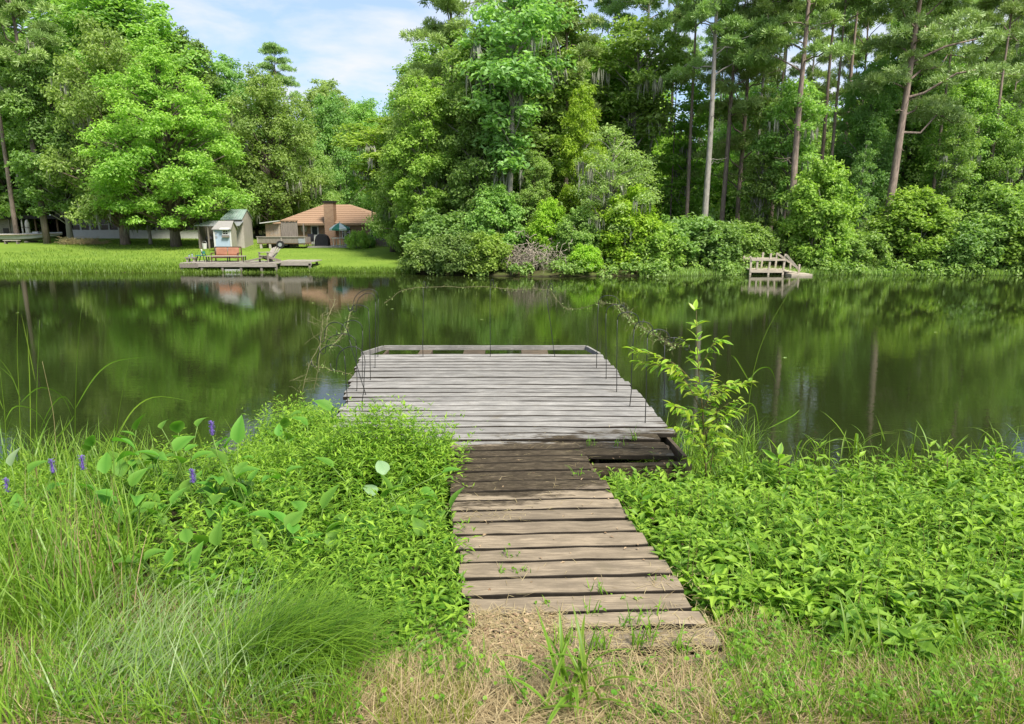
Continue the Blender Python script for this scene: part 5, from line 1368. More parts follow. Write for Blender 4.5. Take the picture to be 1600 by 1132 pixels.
hook((867, 558), (854.5, 466), (859, 444), (864, 456), 'leaning iron hook at the far edge toward the sapling side')
RS = 'first second third fourth fifth sixth'.split()
for k, (f, t_, a, e) in enumerate((((932, 576), (935, 475), (948, 462), (968, 476)), ((947, 593), (947, 490), (963, 476), (980, 490)), ((963.5, 613), (964.7, 500), (985, 488), (998, 502)),
                                   ((984, 635), (991, 515), (1007, 503), (1020, 518)), ((1008, 662), (1011.5, 528), (1031, 515), (1046, 530)), ((1037.5, 650), (1038.5, 540), (1056, 528), (1070, 542)))):
    hook(f, t_, a, e, RS[k] + ' iron hook from the far corner along the platform edge beside the sapling')
# dry vine trailing over the hooks
def vine(pts, label, name='dry_vine', r=0.0045, twigs=40, leaf=0.5, tw=0.16):
    p = np.array(pts); t = np.linspace(0, 1, len(p)); tt = np.linspace(0, 1, len(p) * 7)
    s = np.stack([np.interp(tt, t, p[:, i]) for i in range(3)], 1); s[1:-1] += rng.normal(size=(len(s) - 2, 3)) * 0.012
    for _ in range(2): s[1:-1] = (s[:-2] + 2 * s[1:-1] + s[2:]) / 4
    o = thing(name, label, 'vine', s[0]); b = -s[0]
    MB().tube(s + b, r, 5).build('stem', M['vine_dry'], o, True)
    m = MB(); m2 = MB()
    for k in range(twigs):
        a = s[rng.integers(0, len(s))]; e = a + rng.normal(size=3) * tw
        m.tube(bez(a, e, 4, 0.1, 0.5) + b, np.linspace(r * 0.55, 0.0015, 4), 4, cap=False)
    m.build('twigs', M['vine_dry'], o)['kind'] = 'stuff'
    n = int(twigs * 2 * leaf)
    if n:
        ip = s[rng.integers(0, len(s), n)] + rng.normal(size=(n, 3)) * tw * 0.35
        leaves5(m2, ip + b, rng.normal(size=(n, 3)), nrm(rng.normal(size=(n, 3)) + [0, 0, 1]), rng.uniform(0.02, 0.05, n), 0.02, rng.random(n))
        m2.build('leaves', M['leaf_pale'], o)['kind'] = 'stuff'
vine([PY(600, 475, 13), PY(625, 455, 13.1), PY(661, 449, 13.2), PY(715, 449, 13.2), PY(766, 449, 13.2), PY(815, 453, 13.2), PY(858, 452, 13.15), PY(870, 470, 13.1), PY(885, 484, 13.1), PY(905, 483, 13), PY(935, 474, 12.4)],
     'thin dry vine strung from hook to hook across the far edge', twigs=45, tw=0.06)
vine([PY(935, 474, 12.4), PY(963, 477, 11.6), PY(975, 488, 11), PY(985, 500, 10.4), PY(1000, 511, 9.9), PY(1018, 521, 9.2), PY(1035, 532, 8.8), PY(1055, 545, 8.4)], 'tangled dry vine along the hooks beside the sapling', twigs=130, tw=0.08, leaf=0.6)
vine([PY(552, 478, 13), PY(545, 497, 12), PY(541, 520, 11.2), PY(527, 531, 10.6), PY(516, 545, 10.4)], 'pale dry vine hanging down through the hooks at the weedy corner', twigs=50, tw=0.07)
vine([PY(472, 615, 9.6), PY(485, 565, 9.7), PY(507, 530, 10), PY(513, 495, 10.2), PY(524, 468, 10.6)], 'bare dry twig bending up beside the hooks over the weeds', 'dry_twig', twigs=40, tw=0.14, leaf=0)
vine([PY(492, 612, 9.6), PY(497, 575, 9.6), PY(503, 520, 9.8), PY(504, 490, 9.9)], 'thin upright dead twig among the hooks at the weedy corner', 'dry_twig', twigs=26, tw=0.14, leaf=0)
vine([PY(493, 572, 9.9), PY(515, 578, 10), PY(535, 583, 10), PY(552, 587, 10.1)], 'short dry vine lying from the weeds onto the platform edge', twigs=20, tw=0.05)

# ------------------------------------------------------------------ near bank vegetation
def dock_clear(x, y, m=0.0):
    """True where a plant base may stand (not under the boards)"""
    xl = np.interp(y, [wl0[1], wl1[1]], [wl0[0], wl1[0]]); xr = np.interp(y, [wr0[1], wr1[1]], [wr0[0], wr1[0]])
    walk = (x > xl - m) & (x < xr + m) & (y < 7.6) & (y > 3.70)
    pl = np.interp(y, [pl0[1], pl1[1]], [pl0[0], pl1[0]]) - m; pr = np.interp(y, [prr0[1], prr1[1]], [prr0[0], prr1[0]]) + m
    pl = pl + np.interp(y, [9.3, 9.7], [0, 0])
    plat = (x > pl) & (x < pr) & (y > ynear - m)
    return ~(walk | plat)
def base_pts(x, y): return np.stack([x, y, np.maximum(ground_z(x, y), -0.02) - 0.02], 1)
def weeds(mb, b, h, nn, Lf, Wf, lean=0.25, low=0.3, stem_w=0.006, mi_stem=1):
    N = len(b); az0 = rng.uniform(0, 6.28, N); la = rng.uniform(0, 6.28, N); ll = np.abs(rng.normal(0, lean, N)) * h
    lv = np.stack([np.cos(la) * ll, np.sin(la) * ll], 1)
    pt = np.clip(rng.normal(0.38, 0.34, N), 0, 1); ps = rng.uniform(0.65, 1.3, N)
    for k in range(nn):
        t = low + (1 - low) * k / (nn - 1)
        p = b.copy(); p[:, :2] += lv * t ** 1.5; p[:, 2] += h * t
        e = -0.15 + 0.85 * (t ** 2.5) + rng.normal(0, 0.22, N)
        for s in (0, 1):
            a = az0 + k * 1.57 + s * math.pi + rng.normal(0, 0.25, N)
            ax = np.stack([np.cos(a) * np.cos(e), np.sin(a) * np.cos(e), np.sin(e)], 1)
            no = np.stack([-np.cos(a) * np.sin(e), -np.sin(a) * np.sin(e), np.cos(e)], 1)
            sc = (0.75 + 0.5 * math.sin(math.pi * min(0.9, 0.25 + 0.75 * t))) * rng.uniform(0.65, 1.2, N) * ps
            if k == nn - 1: sc = sc * 0.7
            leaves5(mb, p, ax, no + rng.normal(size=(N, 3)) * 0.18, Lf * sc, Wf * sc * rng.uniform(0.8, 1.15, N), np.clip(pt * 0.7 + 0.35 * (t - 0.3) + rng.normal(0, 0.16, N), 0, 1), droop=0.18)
    th = np.arctan2(ll, h)
    blades(mb, b, la, th * 0.3, th * 1.6, h * 1.03, stem_w, np.clip(pt, 0, 1), 3, mi=mi_stem, power=1)

# low leafy weed mat, left of the walkway
def region(n, x0, x1, y0, yf, dens=None):
    x = rng.uniform(x0, x1, n); y = rng.uniform(y0(x), yf(x)); return x, y
yfL = lambda x: np.interp(x, [-9, -5, -4, -3.2, -2.5, -2.0, -1.2, -0.6], [6.9, 7.5, 7.9, 8.8, 9.6, 8.0, 7.32, 7.28])
y0L = lambda x: np.interp(x, [-9, -3, -2.2, -1.2, -0.3], [4.9, 4.7, 4.35, 4.1, 3.7])
x, y = region(5000, -8.5, -0.35, y0L, yfL)
k0 = rng.random(len(x)) < np.interp(x, [-3.2, -2.0], [0.45, 1.0]); x, y = x[k0], y[k0]
xe = rng.uniform(-3.0, -0.6, 1500); ye = rng.uniform(6.3, 7.3, 1500); xe2 = rng.uniform(-3.4, -2.5, 500); ye2 = rng.uniform(7.2, 9.6, 500)
x = np.r_[x, xe, xe2]; y = np.r_[y, ye, ye2]
k_ = dock_clear(x, y, -0.05); x, y = x[k_], y[k_]
mound = 0.62 * np.exp(-(((x + 1.55) / 0.95) ** 2 + ((y - 7.1) / 0.8) ** 2)) + 0.22 * np.exp(-(((x + 2.5) / 0.7) ** 2 + ((y - 8.6) / 0.8) ** 2))
h = (0.45 + 0.22 * wob(x * 1.3, y * 1.3) + mound + rng.normal(0, 0.07, len(x))) * np.interp(y, [3.7, 4.5, 5.4], [0.45, 0.7, 1.0])
h = np.clip(h, 0.12, 1.12)
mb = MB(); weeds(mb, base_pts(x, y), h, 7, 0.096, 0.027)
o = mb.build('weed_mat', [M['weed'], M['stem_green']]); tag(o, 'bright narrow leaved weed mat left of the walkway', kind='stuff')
# broad leaved weeds, right of the walkway
yfR = lambda x: np.interp(x, [0.8, 1.6, 2.6, 5, 9], [7.1, 7.0, 7.35, 7.45, 7.6])
y0R = lambda x: np.interp(x, [0.8, 1.35, 2.2, 4, 9], [5.2, 4.2, 4.0, 4.1, 4.3]) + 0.35 * np.sin(x * 3.1) * np.sin(x * 1.7 + 1)
x, y = region(3300, 0.75, 8.6, y0R, yfR)
k_ = dock_clear(x, y, -0.03); x, y = x[k_], y[k_]
h = np.clip((0.36 + 0.20 * wob(x * 1.2, y * 1.2) + rng.normal(0, 0.09, len(x))) * np.interp(y, [4.2, 4.8, 5.6, 7.5], [0.55, 0.8, 1.0, 1.1]), 0.12, 0.7)
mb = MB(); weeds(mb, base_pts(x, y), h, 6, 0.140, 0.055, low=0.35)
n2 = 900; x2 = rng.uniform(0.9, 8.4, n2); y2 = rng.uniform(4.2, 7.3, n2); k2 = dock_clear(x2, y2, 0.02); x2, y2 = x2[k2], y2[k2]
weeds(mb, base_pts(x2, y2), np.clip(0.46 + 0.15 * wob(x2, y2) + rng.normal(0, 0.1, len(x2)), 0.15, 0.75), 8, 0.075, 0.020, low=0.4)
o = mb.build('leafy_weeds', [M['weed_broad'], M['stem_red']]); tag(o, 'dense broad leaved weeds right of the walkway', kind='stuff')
# grasses
def grass(n, px0, px1, py0, py1, L, W, th1, mb, az=None, nseg=4, th0=(0, 0.35), azs=6.28, zoff=0.0, mask=True):
    """blades scattered over the ground seen between these photo pixels"""
    a = rng.uniform(px0, px1, n); b_ = rng.uniform(py0, py1, n)
    d0 = np.stack([a - 800, FPX * CP - (b_ - 566) * SP, -FPX * SP - (b_ - 566) * CP], 1)
    Y = np.full(n, 4.5)
    for _ in range(14):
        X = d0[:, 0] / d0[:, 1] * Y; Z = np.maximum(ground_z(X, Y), 0); Y = 0.5 * Y + 0.5 * (CAM_H - Z) / (-d0[:, 2] / d0[:, 1])
    X = d0[:, 0] / d0[:, 1] * Y
    k_ = dock_clear(X, Y, 0.0) if mask else np.ones(n, bool)
    X, Y = X[k_], Y[k_]; n = len(X)
    aa = rng.uniform(0, 6.28, n) if az is None else az + rng.normal(0, azs, n)
    p = base_pts(X, Y); p[:, 2] += zoff
    blades(mb, p, aa, rng.uniform(th0[0], th0[1], n), rng.uniform(th1[0], th1[1], n), rng.uniform(L[0], L[1], n), rng.uniform(W[0], W[1], n), rng.random(n), nseg)
mb = MB()
grass(1100, -80, 230, 740, 960, (0.45, 0.95), (0.008, 0.018), (0.4, 1.5), mb, nseg=5)
grass(700, 0, 260, 720, 800, (0.3, 0.7), (0.008, 0.016), (0.5, 1.6), mb, nseg=5)
grass(900, -60, 160, 880, 1010, (0.3, 0.7), (0.006, 0.014), (0.5, 1.6), mb, nseg=5)
o = mb.build('tall_grass', M['grass']); tag(o, 'tall upright green grass along the left bank', kind='stuff')
mb = MB()
grass(420, 20, 230, 840, 970, (0.15, 0.4), (0.004, 0.008), (0.3, 1.5), mb, nseg=4)
grass(190, 20, 210, 800, 980, (0.4, 0.85), (0.005, 0.008), (0.05, 0.6), mb, nseg=4)
o = mb.build('brown_stems', M['dead_leaf']); tag(o, 'brown standing stems among the tall grass', kind='stuff')
mb = MB()
grass(750, 60, 410, 960, 1150, (0.30, 0.62), (0.004, 0.009), (1.2, 1.9), mb, az=0.9, azs=0.75, th0=(0.5, 1.1), nseg=5)
o = mb.build('flattened_grass', M['grass_grey']); tag(o, 'pale greyish grass combed flat over the lower left bank', kind='stuff')
mb = MB()
grass(3800, -60, 560, 920, 1150, (0.12, 0.42), (0.004, 0.008), (0.4, 1.5), mb, nseg=3)
grass(900, 560, 760, 930, 1080, (0.08, 0.22), (0.004, 0.007), (0.4, 1.5), mb, nseg=3)
grass(3600, 1130, 1680, 930, 1150, (0.07, 0.30), (0.004, 0.008), (0.4, 1.5), mb, nseg=3)
grass(700, 900, 1130, 1040, 1150, (0.05, 0.16), (0.003, 0.006), (0.4, 1.4), mb, nseg=3)
grass(500, 1130, 1680, 780, 960, (0.3, 0.65), (0.006, 0.012), (0.4, 1.5), mb, nseg=5)
grass(900, 1000, 1180, 690, 790, (0.25, 0.65), (0.006, 0.012), (0.5, 1.9), mb, nseg=5)
o = mb.build('bank_grass', M['grass']); tag(o, 'short green grass over the near bank', kind='stuff')
mb = MB()
grass(2400, 1090, 1700, 940, 1150, (0.07, 0.24), (0.003, 0.006), (0.4, 1.6), mb, nseg=3)
grass(900, 590, 740, 1075, 1150, (0.06, 0.16), (0.003, 0.005), (0.2, 0.9), mb, nseg=3)
grass(500, 250, 560, 1000, 1150, (0.10, 0.3), (0.003, 0.006), (0.4, 1.6), mb, nseg=3)
o = mb.build('yellow_grass', M['grass_yellow']); tag(o, 'short yellowish grass among the straw', kind='stuff')
mb = MB(); n = 520
x = rng.uniform(2.4, 8.4, n); y = yfR(x) + rng.uniform(-0.25, 0.25, n)
blades(mb, base_pts(x, y), rng.uniform(0, 6.28, n), rng.uniform(0, 0.3, n), rng.uniform(0.3, 1.3, n), rng.uniform(0.3, 0.75, n), rng.uniform(0.008, 0.016, n), rng.random(n), 5)
x = rng.uniform(-8.4, -3.3, n); y = yfL(x) + rng.uniform(-0.6, 0.15, n)
blades(mb, base_pts(x, y), rng.uniform(0, 6.28, n), rng.uniform(0, 0.3, n), rng.uniform(0.3, 1.4, n), rng.uniform(0.3, 0.8, n), rng.uniform(0.008, 0.015, n), rng.random(n), 5)
o = mb.build('waterside_grass', M['grass']); tag(o, 'sparse upright grass at the near water edge', kind='stuff')
# low mixed weeds creeping out over the straw
mb = MB()
def creep(n, px0, px1, py0, py1, h, Lf, Wf):
    pts = np.array([PG(a, b) for a, b in zip(rng.uniform(px0, px1, n), rng.uniform(py0, py1, n))])
    pts = pts[dock_clear(pts[:, 0], pts[:, 1], 0.03)]
    weeds(mb, pts, rng.uniform(h[0], h[1], len(pts)), 4, Lf, Wf, low=0.2, stem_w=0.004)
creep(420, 1120, 1650, 950, 1140, (0.05, 0.2), 0.055, 0.024); creep(130, 560, 740, 900, 1060, (0.06, 0.2), 0.055, 0.024); creep(130, 60, 560, 980, 1140, (0.05, 0.2), 0.05, 0.024); creep(60, 740, 1120, 1030, 1130, (0.03, 0.1), 0.04, 0.02)
o = mb.build('creeping_weeds', [M['clover'], M['stem_green']]); tag(o, 'small bright weeds creeping through the straw and grass', kind='stuff')
# straw and dead grass
mb = MB()
for (px, py, n_) in ((1150, 985, 260), (1210, 1010, 240), (1360, 1075, 260), (1560, 1080, 320), (1250, 1110, 200), (1460, 1120, 200), (960, 1090, 200), (760, 1095, 160), (430, 1120, 260), (640, 1080, 200), (100, 900, 200), (870, 1100, 160)):
    grass(n_, px - 45, px + 45, py - 22, py + 22, (0.08, 0.26), (0.002, 0.005), (0.7, 1.75), mb, th0=(0.2, 1.3), nseg=3)
grass(11000, 330, 1300, 1010, 1150, (0.08, 0.30), (0.002, 0.0045), (1.4, 1.75), mb, th0=(1.0, 1.5), nseg=3, zoff=0.02)
grass(4500, 1100, 1700, 960, 1150, (0.08, 0.28), (0.002, 0.0045), (1.3, 1.75), mb, th0=(0.8, 1.5), nseg=3, zoff=0.02)
grass(4500, -50, 420, 940, 1150, (0.08, 0.3), (0.002, 0.0045), (1.3, 1.75), mb, th0=(0.8, 1.5), nseg=3, zoff=0.02)
grass(1500, 620, 760, 960, 1060, (0.08, 0.25), (0.002, 0.0045), (1.4, 1.75), mb, th0=(0.9, 1.5), nseg=3, zoff=0.02)
o = mb.build('straw', M['straw']); tag(o, 'dry tan straw lying over the near bank', kind='stuff')
# litter on the boards
mb = MB()
def on_deck(n, px0, px1, py0, py1, L, az_any=True, W=(0.002, 0.004), z=0.018):
    a = rng.uniform(px0, px1, n); b_ = py0 + (py1 - py0) * rng.random(n)
    p = np.array([PZ(i, j, DZ + z) for i, j in zip(a, b_)])
    blades(mb, p, rng.uniform(0, 6.28, n), rng.uniform(1.35, 1.55, n), rng.uniform(1.5, 1.62, n), rng.uniform(L[0], L[1], n), rng.uniform(W[0], W[1], n), rng.random(n), 3)
on_deck(1500, 732, 880, 955, 1035, (0.04, 0.16), z=0.02)
on_deck(700, 860, 1120, 975, 1030, (0.04, 0.15))
on_deck(120, 1020, 1110, 890, 990, (0.03, 0.12))
on_deck(60, 740, 1080, 880, 960, (0.03, 0.14)); on_deck(70, 720, 830, 795, 815, (0.03, 0.1)); on_deck(90, 690, 930, 690, 800, (0.03, 0.14)); on_deck(40, 640, 1000, 660, 700, (0.03, 0.1))
n = 330; a = rng.uniform(735, 870, n); b_ = rng.uniform(958, 1032, n)
p = np.array([PZ(i, j, DZ + 0.025) for i, j in zip(a, b_)])
leaves5(mb, p, nrm(rng.normal(size=(n, 3)) * [1, 1, 0.15]), nrm(rng.normal(size=(n, 3)) * 0.3 + [0, 0, 1]), rng.uniform(0.025, 0.06, n), rng.uniform(0.012, 0.028, n), rng.random(n), mi=1)
n = 60; a = rng.uniform(720, 1090, n); b_ = rng.uniform(700, 960, n)
p = np.array([PZ(i, j, DZ + 0.022) for i, j in zip(a, b_)])
leaves5(mb, p, nrm(rng.normal(size=(n, 3)) * [1, 1, 0.15]), nrm(rng.normal(size=(n, 3)) * 0.3 + [0, 0, 1]), rng.uniform(0.02, 0.05, n), rng.uniform(0.01, 0.022, n), rng.random(n), mi=1)
o = mb.build('dock_litter', [M['straw'], M['dead_leaf']]); tag(o, 'dry leaves and straw lying on the dock boards', kind='stuff')
# sprouts through the board gaps
mb = MB()
for (px, py, n, L) in ((925, 697, 10, 0.12), (968, 697, 8, 0.12), (990, 688, 14, 0.18), (905, 745, 6, 0.14), (800, 872, 5, 0.1), (812, 898, 8, 0.07), (778, 897, 6, 0.08), (930, 927, 10, 0.10), (985, 938, 6, 0.07), (1031, 911, 5, 0.06),
                       (925, 965, 8, 0.12), (980, 980, 10, 0.13), (1020, 965, 6, 0.12), (853, 950, 5, 0.08), (880, 1010, 22, 0.16), (930, 1020, 22, 0.18), (1000, 1015, 16, 0.2), (1060, 1020, 14, 0.16), (1015, 1000, 8, 0.2), (740, 985, 10, 0.08)):
    p = np.repeat(PZ(px, py, DZ)[None], n, 0) + rng.normal(size=(n, 3)) * [0.04, 0.02, 0.0]
    blades(mb, p, rng.uniform(0, 6.28, n), rng.uniform(0, 0.4, n), rng.uniform(0.3, 1.5, n), L * rng.uniform(0.5, 1.3, n), 0.008, rng.random(n), 4)
    m_ = 5; q = p[:m_] + np.abs(rng.normal(size=(m_, 3))) * [0.02, 0.02, L * 0.4]
    leaves5(mb, q, nrm(rng.normal(size=(m_, 3)) * [1, 1, 0.3]), nrm(rng.normal(size=(m_, 3)) * 0.3 + [0, 0, 1]), 0.04, 0.022, rng.random(m_))
o = mb.build('dock_sprouts', M['clover']); tag(o, 'small green sprouts growing up between the dock boards', kind='stuff')
# round pennywort leaves
mb = MB()
def discs(n, px0, px1, py0, py1, r=(0.009, 0.019), hz=(0.03, 0.14)):
    for _ in range(n):
        c = PG(rng.uniform(px0, px1), rng.uniform(py0, py1))
        if not dock_clear(c[0], c[1], 0.02): continue
        R_ = rng.uniform(*r); z = rng.uniform(*hz); a0 = rng.uniform(0, 6.28)
        no = nrm(np.array([rng.normal() * 0.35, rng.normal() * 0.35 - 0.2, 1.0])); ax = nrm(np.cross(no, [math.sin(a0), math.cos(a0), 0.1])); sd = np.cross(no, ax)
        th = np.linspace(0.25, 6.03, 9); cc = c + [0, 0, z]
        v = np.vstack([cc - no * R_ * 0.15, cc + (ax[None] * np.cos(th)[:, None] + sd[None] * np.sin(th)[:, None]) * R_])
        tn = rng.random()
        mb.add(v, tris=[[0, i, i + 1] for i in range(1, 9)], tint=tn)
        mb.tube([c, cc - no * R_ * 0.15], 0.0015, 3, tint=tn, cap=False)
discs(110, 120, 420, 1000, 1140); discs(90, 540, 760, 900, 1130); discs(40, 720, 1000, 1040, 1130); discs(130, 1060, 1640, 1000, 1140); discs(40, 280, 400, 920, 990, (0.014, 0.026), (0.1, 0.25)); discs(50, 600, 730, 860, 1000)
discs(60, 1100, 1330, 900, 1000)
o = mb.build('pennywort', M['clover']); tag(o, 'round bright green pennywort leaves dotted over the bank', kind='stuff')

# ------------------------------------------------------------------ single plants near the camera
def big_leaf(L, W, prof='heart', bend=0.35, fold=0.18, nr=7):
    t = np.linspace(0, 1, nr)
    if prof == 'heart': w = np.interp(t, [0, 0.08, 0.25, 0.5, 0.75, 0.92, 1], [0.25, 0.75, 1.0, 0.85, 0.5, 0.18, 0.0])
    elif prof == 'lance': w = np.interp(t, [0, 0.15, 0.4, 0.65, 0.88, 1], [0.08, 0.6, 1.0, 0.8, 0.3, 0.0])
    else: w = np.interp(t, [0, 0.2, 0.5, 0.8, 1], [0.5, 0.9, 1.0, 0.6, 0.0])
    a = -bend * t; dx_ = np.cumsum(np.r_[0, np.cos(a[:-1]) / (nr - 1)]) * L; dz_ = np.cumsum(np.r_[0, np.sin(a[:-1]) / (nr - 1)]) * L
    v = []
    for i in range(nr):
        r_ = w[i] * W / 2
        v += [(dx_[i], -r_, dz_[i] + fold * r_), (dx_[i], 0, dz_[i]), (dx_[i], r_, dz_[i] + fold * r_)]
    q = [[i * 3 + j, (i + 1) * 3 + j, (i + 1) * 3 + j + 1, i * 3 + j + 1] for i in range(nr - 1) for j in (0, 1)]
    m = MB().add(v, q, tint=np.tile([0.75, 0.1, 0.9], nr)); return m
def leaf_mats(o, m):
    o.material_slots[0].link = 'OBJECT'; o.material_slots[0].material = M[m]
HEART = [big_leaf(1, w, 'heart', b, 0.42).mesh('heart_leaf', M['broad_leaf'], True) for w, b in ((0.62, 0.7), (0.55, 0.4), (0.7, 1.1))]
LANCE = [big_leaf(1, w, 'lance', b, 0.25).mesh('lance_leaf', M['weed'], True) for w, b in ((0.28, 0.5), (0.24, 0.9), (0.32, 0.25))]
BLADE = [big_leaf(1, w, 'blade', b, 0.5, 9).mesh('grass_blade', M['grass'], True) for w, b in ((0.045, 0.9), (0.04, 1.5), (0.05, 2.1), (0.035, 0.3))]
def place_leaf(parent, me, at, az, el, L, name='leaf', roll=0.0, mat_=None, W=1.0):
    o = obj(name, me, parent); o.location = tuple(at)
    o.rotation_euler = (Matrix.Rotation(az, 3, 'Z') @ Matrix.Rotation(-el, 3, 'Y') @ Matrix.Rotation(roll, 3, 'X')).to_euler()
    o.scale = (L, L * W, L)
    if mat_: leaf_mats(o, mat_)
    return o
def pickerel(px, py, zt, leaves, label, spikes=()):
    """leaves: (photo px, py, length, az, el, pale)"""
    c = PZ(px, py, 0.42); gz_ = max(float(ground_z(c[0], c[1])), 0) - 0.02
    t = thing('pickerelweed', label, 'plant', (c[0], c[1], gz_), 0, 'pickerelweed plants on the left bank')
    o0 = np.array([c[0], c[1], gz_])
    for (lx, ly, L, az, el, pale) in leaves:
        A = PY(lx, ly, c[1] + rng.uniform(-0.1, 0.1)) - o0
        MB().tube(bez((rng.normal() * 0.03, rng.normal() * 0.03, -0.02), A, 6, 0.02, 0.1), np.linspace(0.008, 0.004, 6), 6).build('leaf_stalk', M['stem_green'], t, True)
        place_leaf(t, HEART[rng.integers(0, 3)], A, az, el, L, roll=rng.normal() * 0.3, mat_='broad_leaf_pale' if pale else 'broad_leaf')
    for k in range(7):
        A = np.array([rng.normal() * 0.22, rng.normal() * 0.18, rng.uniform(0.2, 0.42)])
        MB().tube(bez((rng.normal() * 0.04, rng.normal() * 0.04, -0.02), A, 6, 0.02, 0.1), np.linspace(0.008, 0.004, 6), 6).build('leaf_stalk', M['stem_green'], t, True)
        place_leaf(t, HEART[rng.integers(0, 3)], A, rng.uniform(0, 6.28), rng.uniform(0.2, 1.2), rng.uniform(0.15, 0.24), roll=rng.normal() * 0.4, mat_='broad_leaf')
    for (lx, ly) in spikes:
        A = PY(lx, ly + 12, c[1]) - o0
        MB().tube(bez((0, 0, 0), A, 6, 0.02, 0.08), np.linspace(0.006, 0.004, 6), 6).build('flower_stalk', M['stem_green'], t, True)
        fm = MB(); n = 90; u = rng.random(n); a = rng.uniform(0, 6.28, n)
        pp = A + np.stack([np.cos(a) * 0.014, np.sin(a) * 0.014, u * 0.13], 1) * 1.0
        leaves5(fm, pp, np.stack([np.cos(a), np.sin(a), 0.5 + 0 * a], 1), nrm(np.stack([-np.cos(a), -np.sin(a), 1.5 + 0 * a], 1)), rng.uniform(0.012, 0.022, n), 0.010, rng.random(n))
        fm.tube([A, A + [0, 0, 0.13]], [0.013, 0.009], 7)
        fm.build('flower_spike', M['petal'], t)
U = math.pi
pickerel(590, 800, 0.6, [(600, 742, 0.20, 2.1, 0.9, 1), (585, 775, 0.2, 2.5, 0.7, 1), (560, 770, 0.22, 2.9, 0.5, 0), (630, 745, 0.19, 0.4, 1.0, 0), (655, 770, 0.2, -0.3, 0.2, 0), (520, 730, 0.2, 3.0, 0.6, 0), (600, 800, 0.22, -1.2, -0.4, 0), (635, 790, 0.24, -0.8, 0.2, 0)],
         'pickerelweed with the palest heart shaped leaves close to the walkway')
pickerel(385, 800, 0.6, [(388, 762, 0.18, -1.4, 1.1, 1), (372, 692, 0.26, 1.4, 1.3, 0), (362, 760, 0.2, 2.4, 0.9, 0), (352, 725, 0.24, 2.8, 0.8, 0), (410, 770, 0.18, 0.3, 0.6, 0), (340, 770, 0.22, 3.3, 0.3, 0), (365, 800, 0.28, -1.6, 0.9, 0)],
         'pickerelweed with one tall upright leaf beside a purple flower spike', [(332, 668), (302, 742)])
pickerel(290, 770, 0.6, [(275, 705, 0.26, 0.9, 0.8, 0), (245, 720, 0.28, 2.6, 0.3, 0), (215, 712, 0.24, 3.0, 0.1, 0), (300, 720, 0.24, 0.4, 0.5, 0), (322, 716, 0.2, 0.1, 0.2, 0), (190, 745, 0.25, 2.2, 1.0, 0)],
         'pickerelweed with long pointed leaves spreading over the water edge')
pickerel(190, 800, 0.6, [(176, 690, 0.24, 0.1, 0.05, 0), (165, 740, 0.25, 2.0, 0.8, 0), (205, 760, 0.22, 0.8, 0.9, 0), (150, 770, 0.22, 2.9, 0.6, 0)],
         'pickerelweed with one broad leaf held flat above the water', [(130, 722)])
pickerel(270, 920, 0.4, [(262, 893, 0.19, 1.5, 1.2, 0), (298, 895, 0.24, 1.3, 1.0, 0), (285, 925, 0.24, 0.9, 0.9, 0)],
         'lone pickerelweed standing forward near the flattened grass')
pickerel(20, 800, 0.6, [(18, 728, 0.2, 1.7, 1.0, 1), (45, 740, 0.2, 0.6, 0.9, 0), (-10, 745, 0.22, 2.5, 0.8, 0), (70, 770, 0.2, 0.3, 0.6, 0)],
         'pickerelweed among the reeds with a fading purple flower spike', [(83, 727), (12, 757)])
pickerel(480, 850, 0.5, [(470, 800, 0.2, 2.2, 0.6, 0), (505, 795, 0.24, 0.9, 0.9, 0), (520, 815, 0.2, 0.2, 0.2, 0), (455, 820, 0.2, 3.2, 0.2, 0), (690, 740, 0.18, -0.2, 0.4, 0)],
         'pickerelweed hidden low among the narrow leaved weeds')

LAB = ('pickerelweed near the water with leaves held just above the weeds', 'pickerelweed beside the walkway edge among the narrow leaved weeds', 'pickerelweed in the middle of the weed bed behind the tussock', 'pickerelweed between the tall grass and the lone forward plant', 'pickerelweed at the back of the mound by the platform corner', 'pickerelweed beside the drooping reed blade', 'pickerelweed below the taller purple flower spike', 'pickerelweed in front of the tall upright leaf', 'pickerelweed among the reeds at the water edge', 'pickerelweed at the water edge behind the lower purple spike', 'pickerelweed just above the lone forward plant')
for (px, py), lab in zip(((440, 735), (650, 840), (480, 890), (215, 850), (500, 705), (240, 775), (330, 800), (420, 810), (180, 745), (300, 735), (350, 850)), LAB):
    lv = [(px + rng.uniform(-55, 55), py - rng.uniform(15, 75), rng.uniform(0.14, 0.25), rng.uniform(0, 6.28), rng.uniform(0.2, 1.35), 0) for _ in range(8)]
    pickerel(px, py, 0.6, lv, lab)
for (px, py, lab) in ((487, 474, 'pale leaf afloat nearest the hooks at the weedy corner'), (610, 483, 'pale leaf afloat beyond the cut corner of the platform'), (750, 500, 'pale leaf afloat straight out from the platform'), (30, 489, 'pale leaf afloat near the reeds'), (1225, 560, 'pale leaf afloat right of the long grass stem'), (1460, 520, 'pale leaf afloat far out on the right')):
    c = PZ(px, py, 0.006)
    fl = place_leaf(None, LANCE[2], c, rng.uniform(0, 6.28), 0.12, 0.14, 'floating_leaf', mat_='leaf_pale', W=1.5)
    tag(fl, lab, 'leaf', 'pale leaves afloat on the pond')
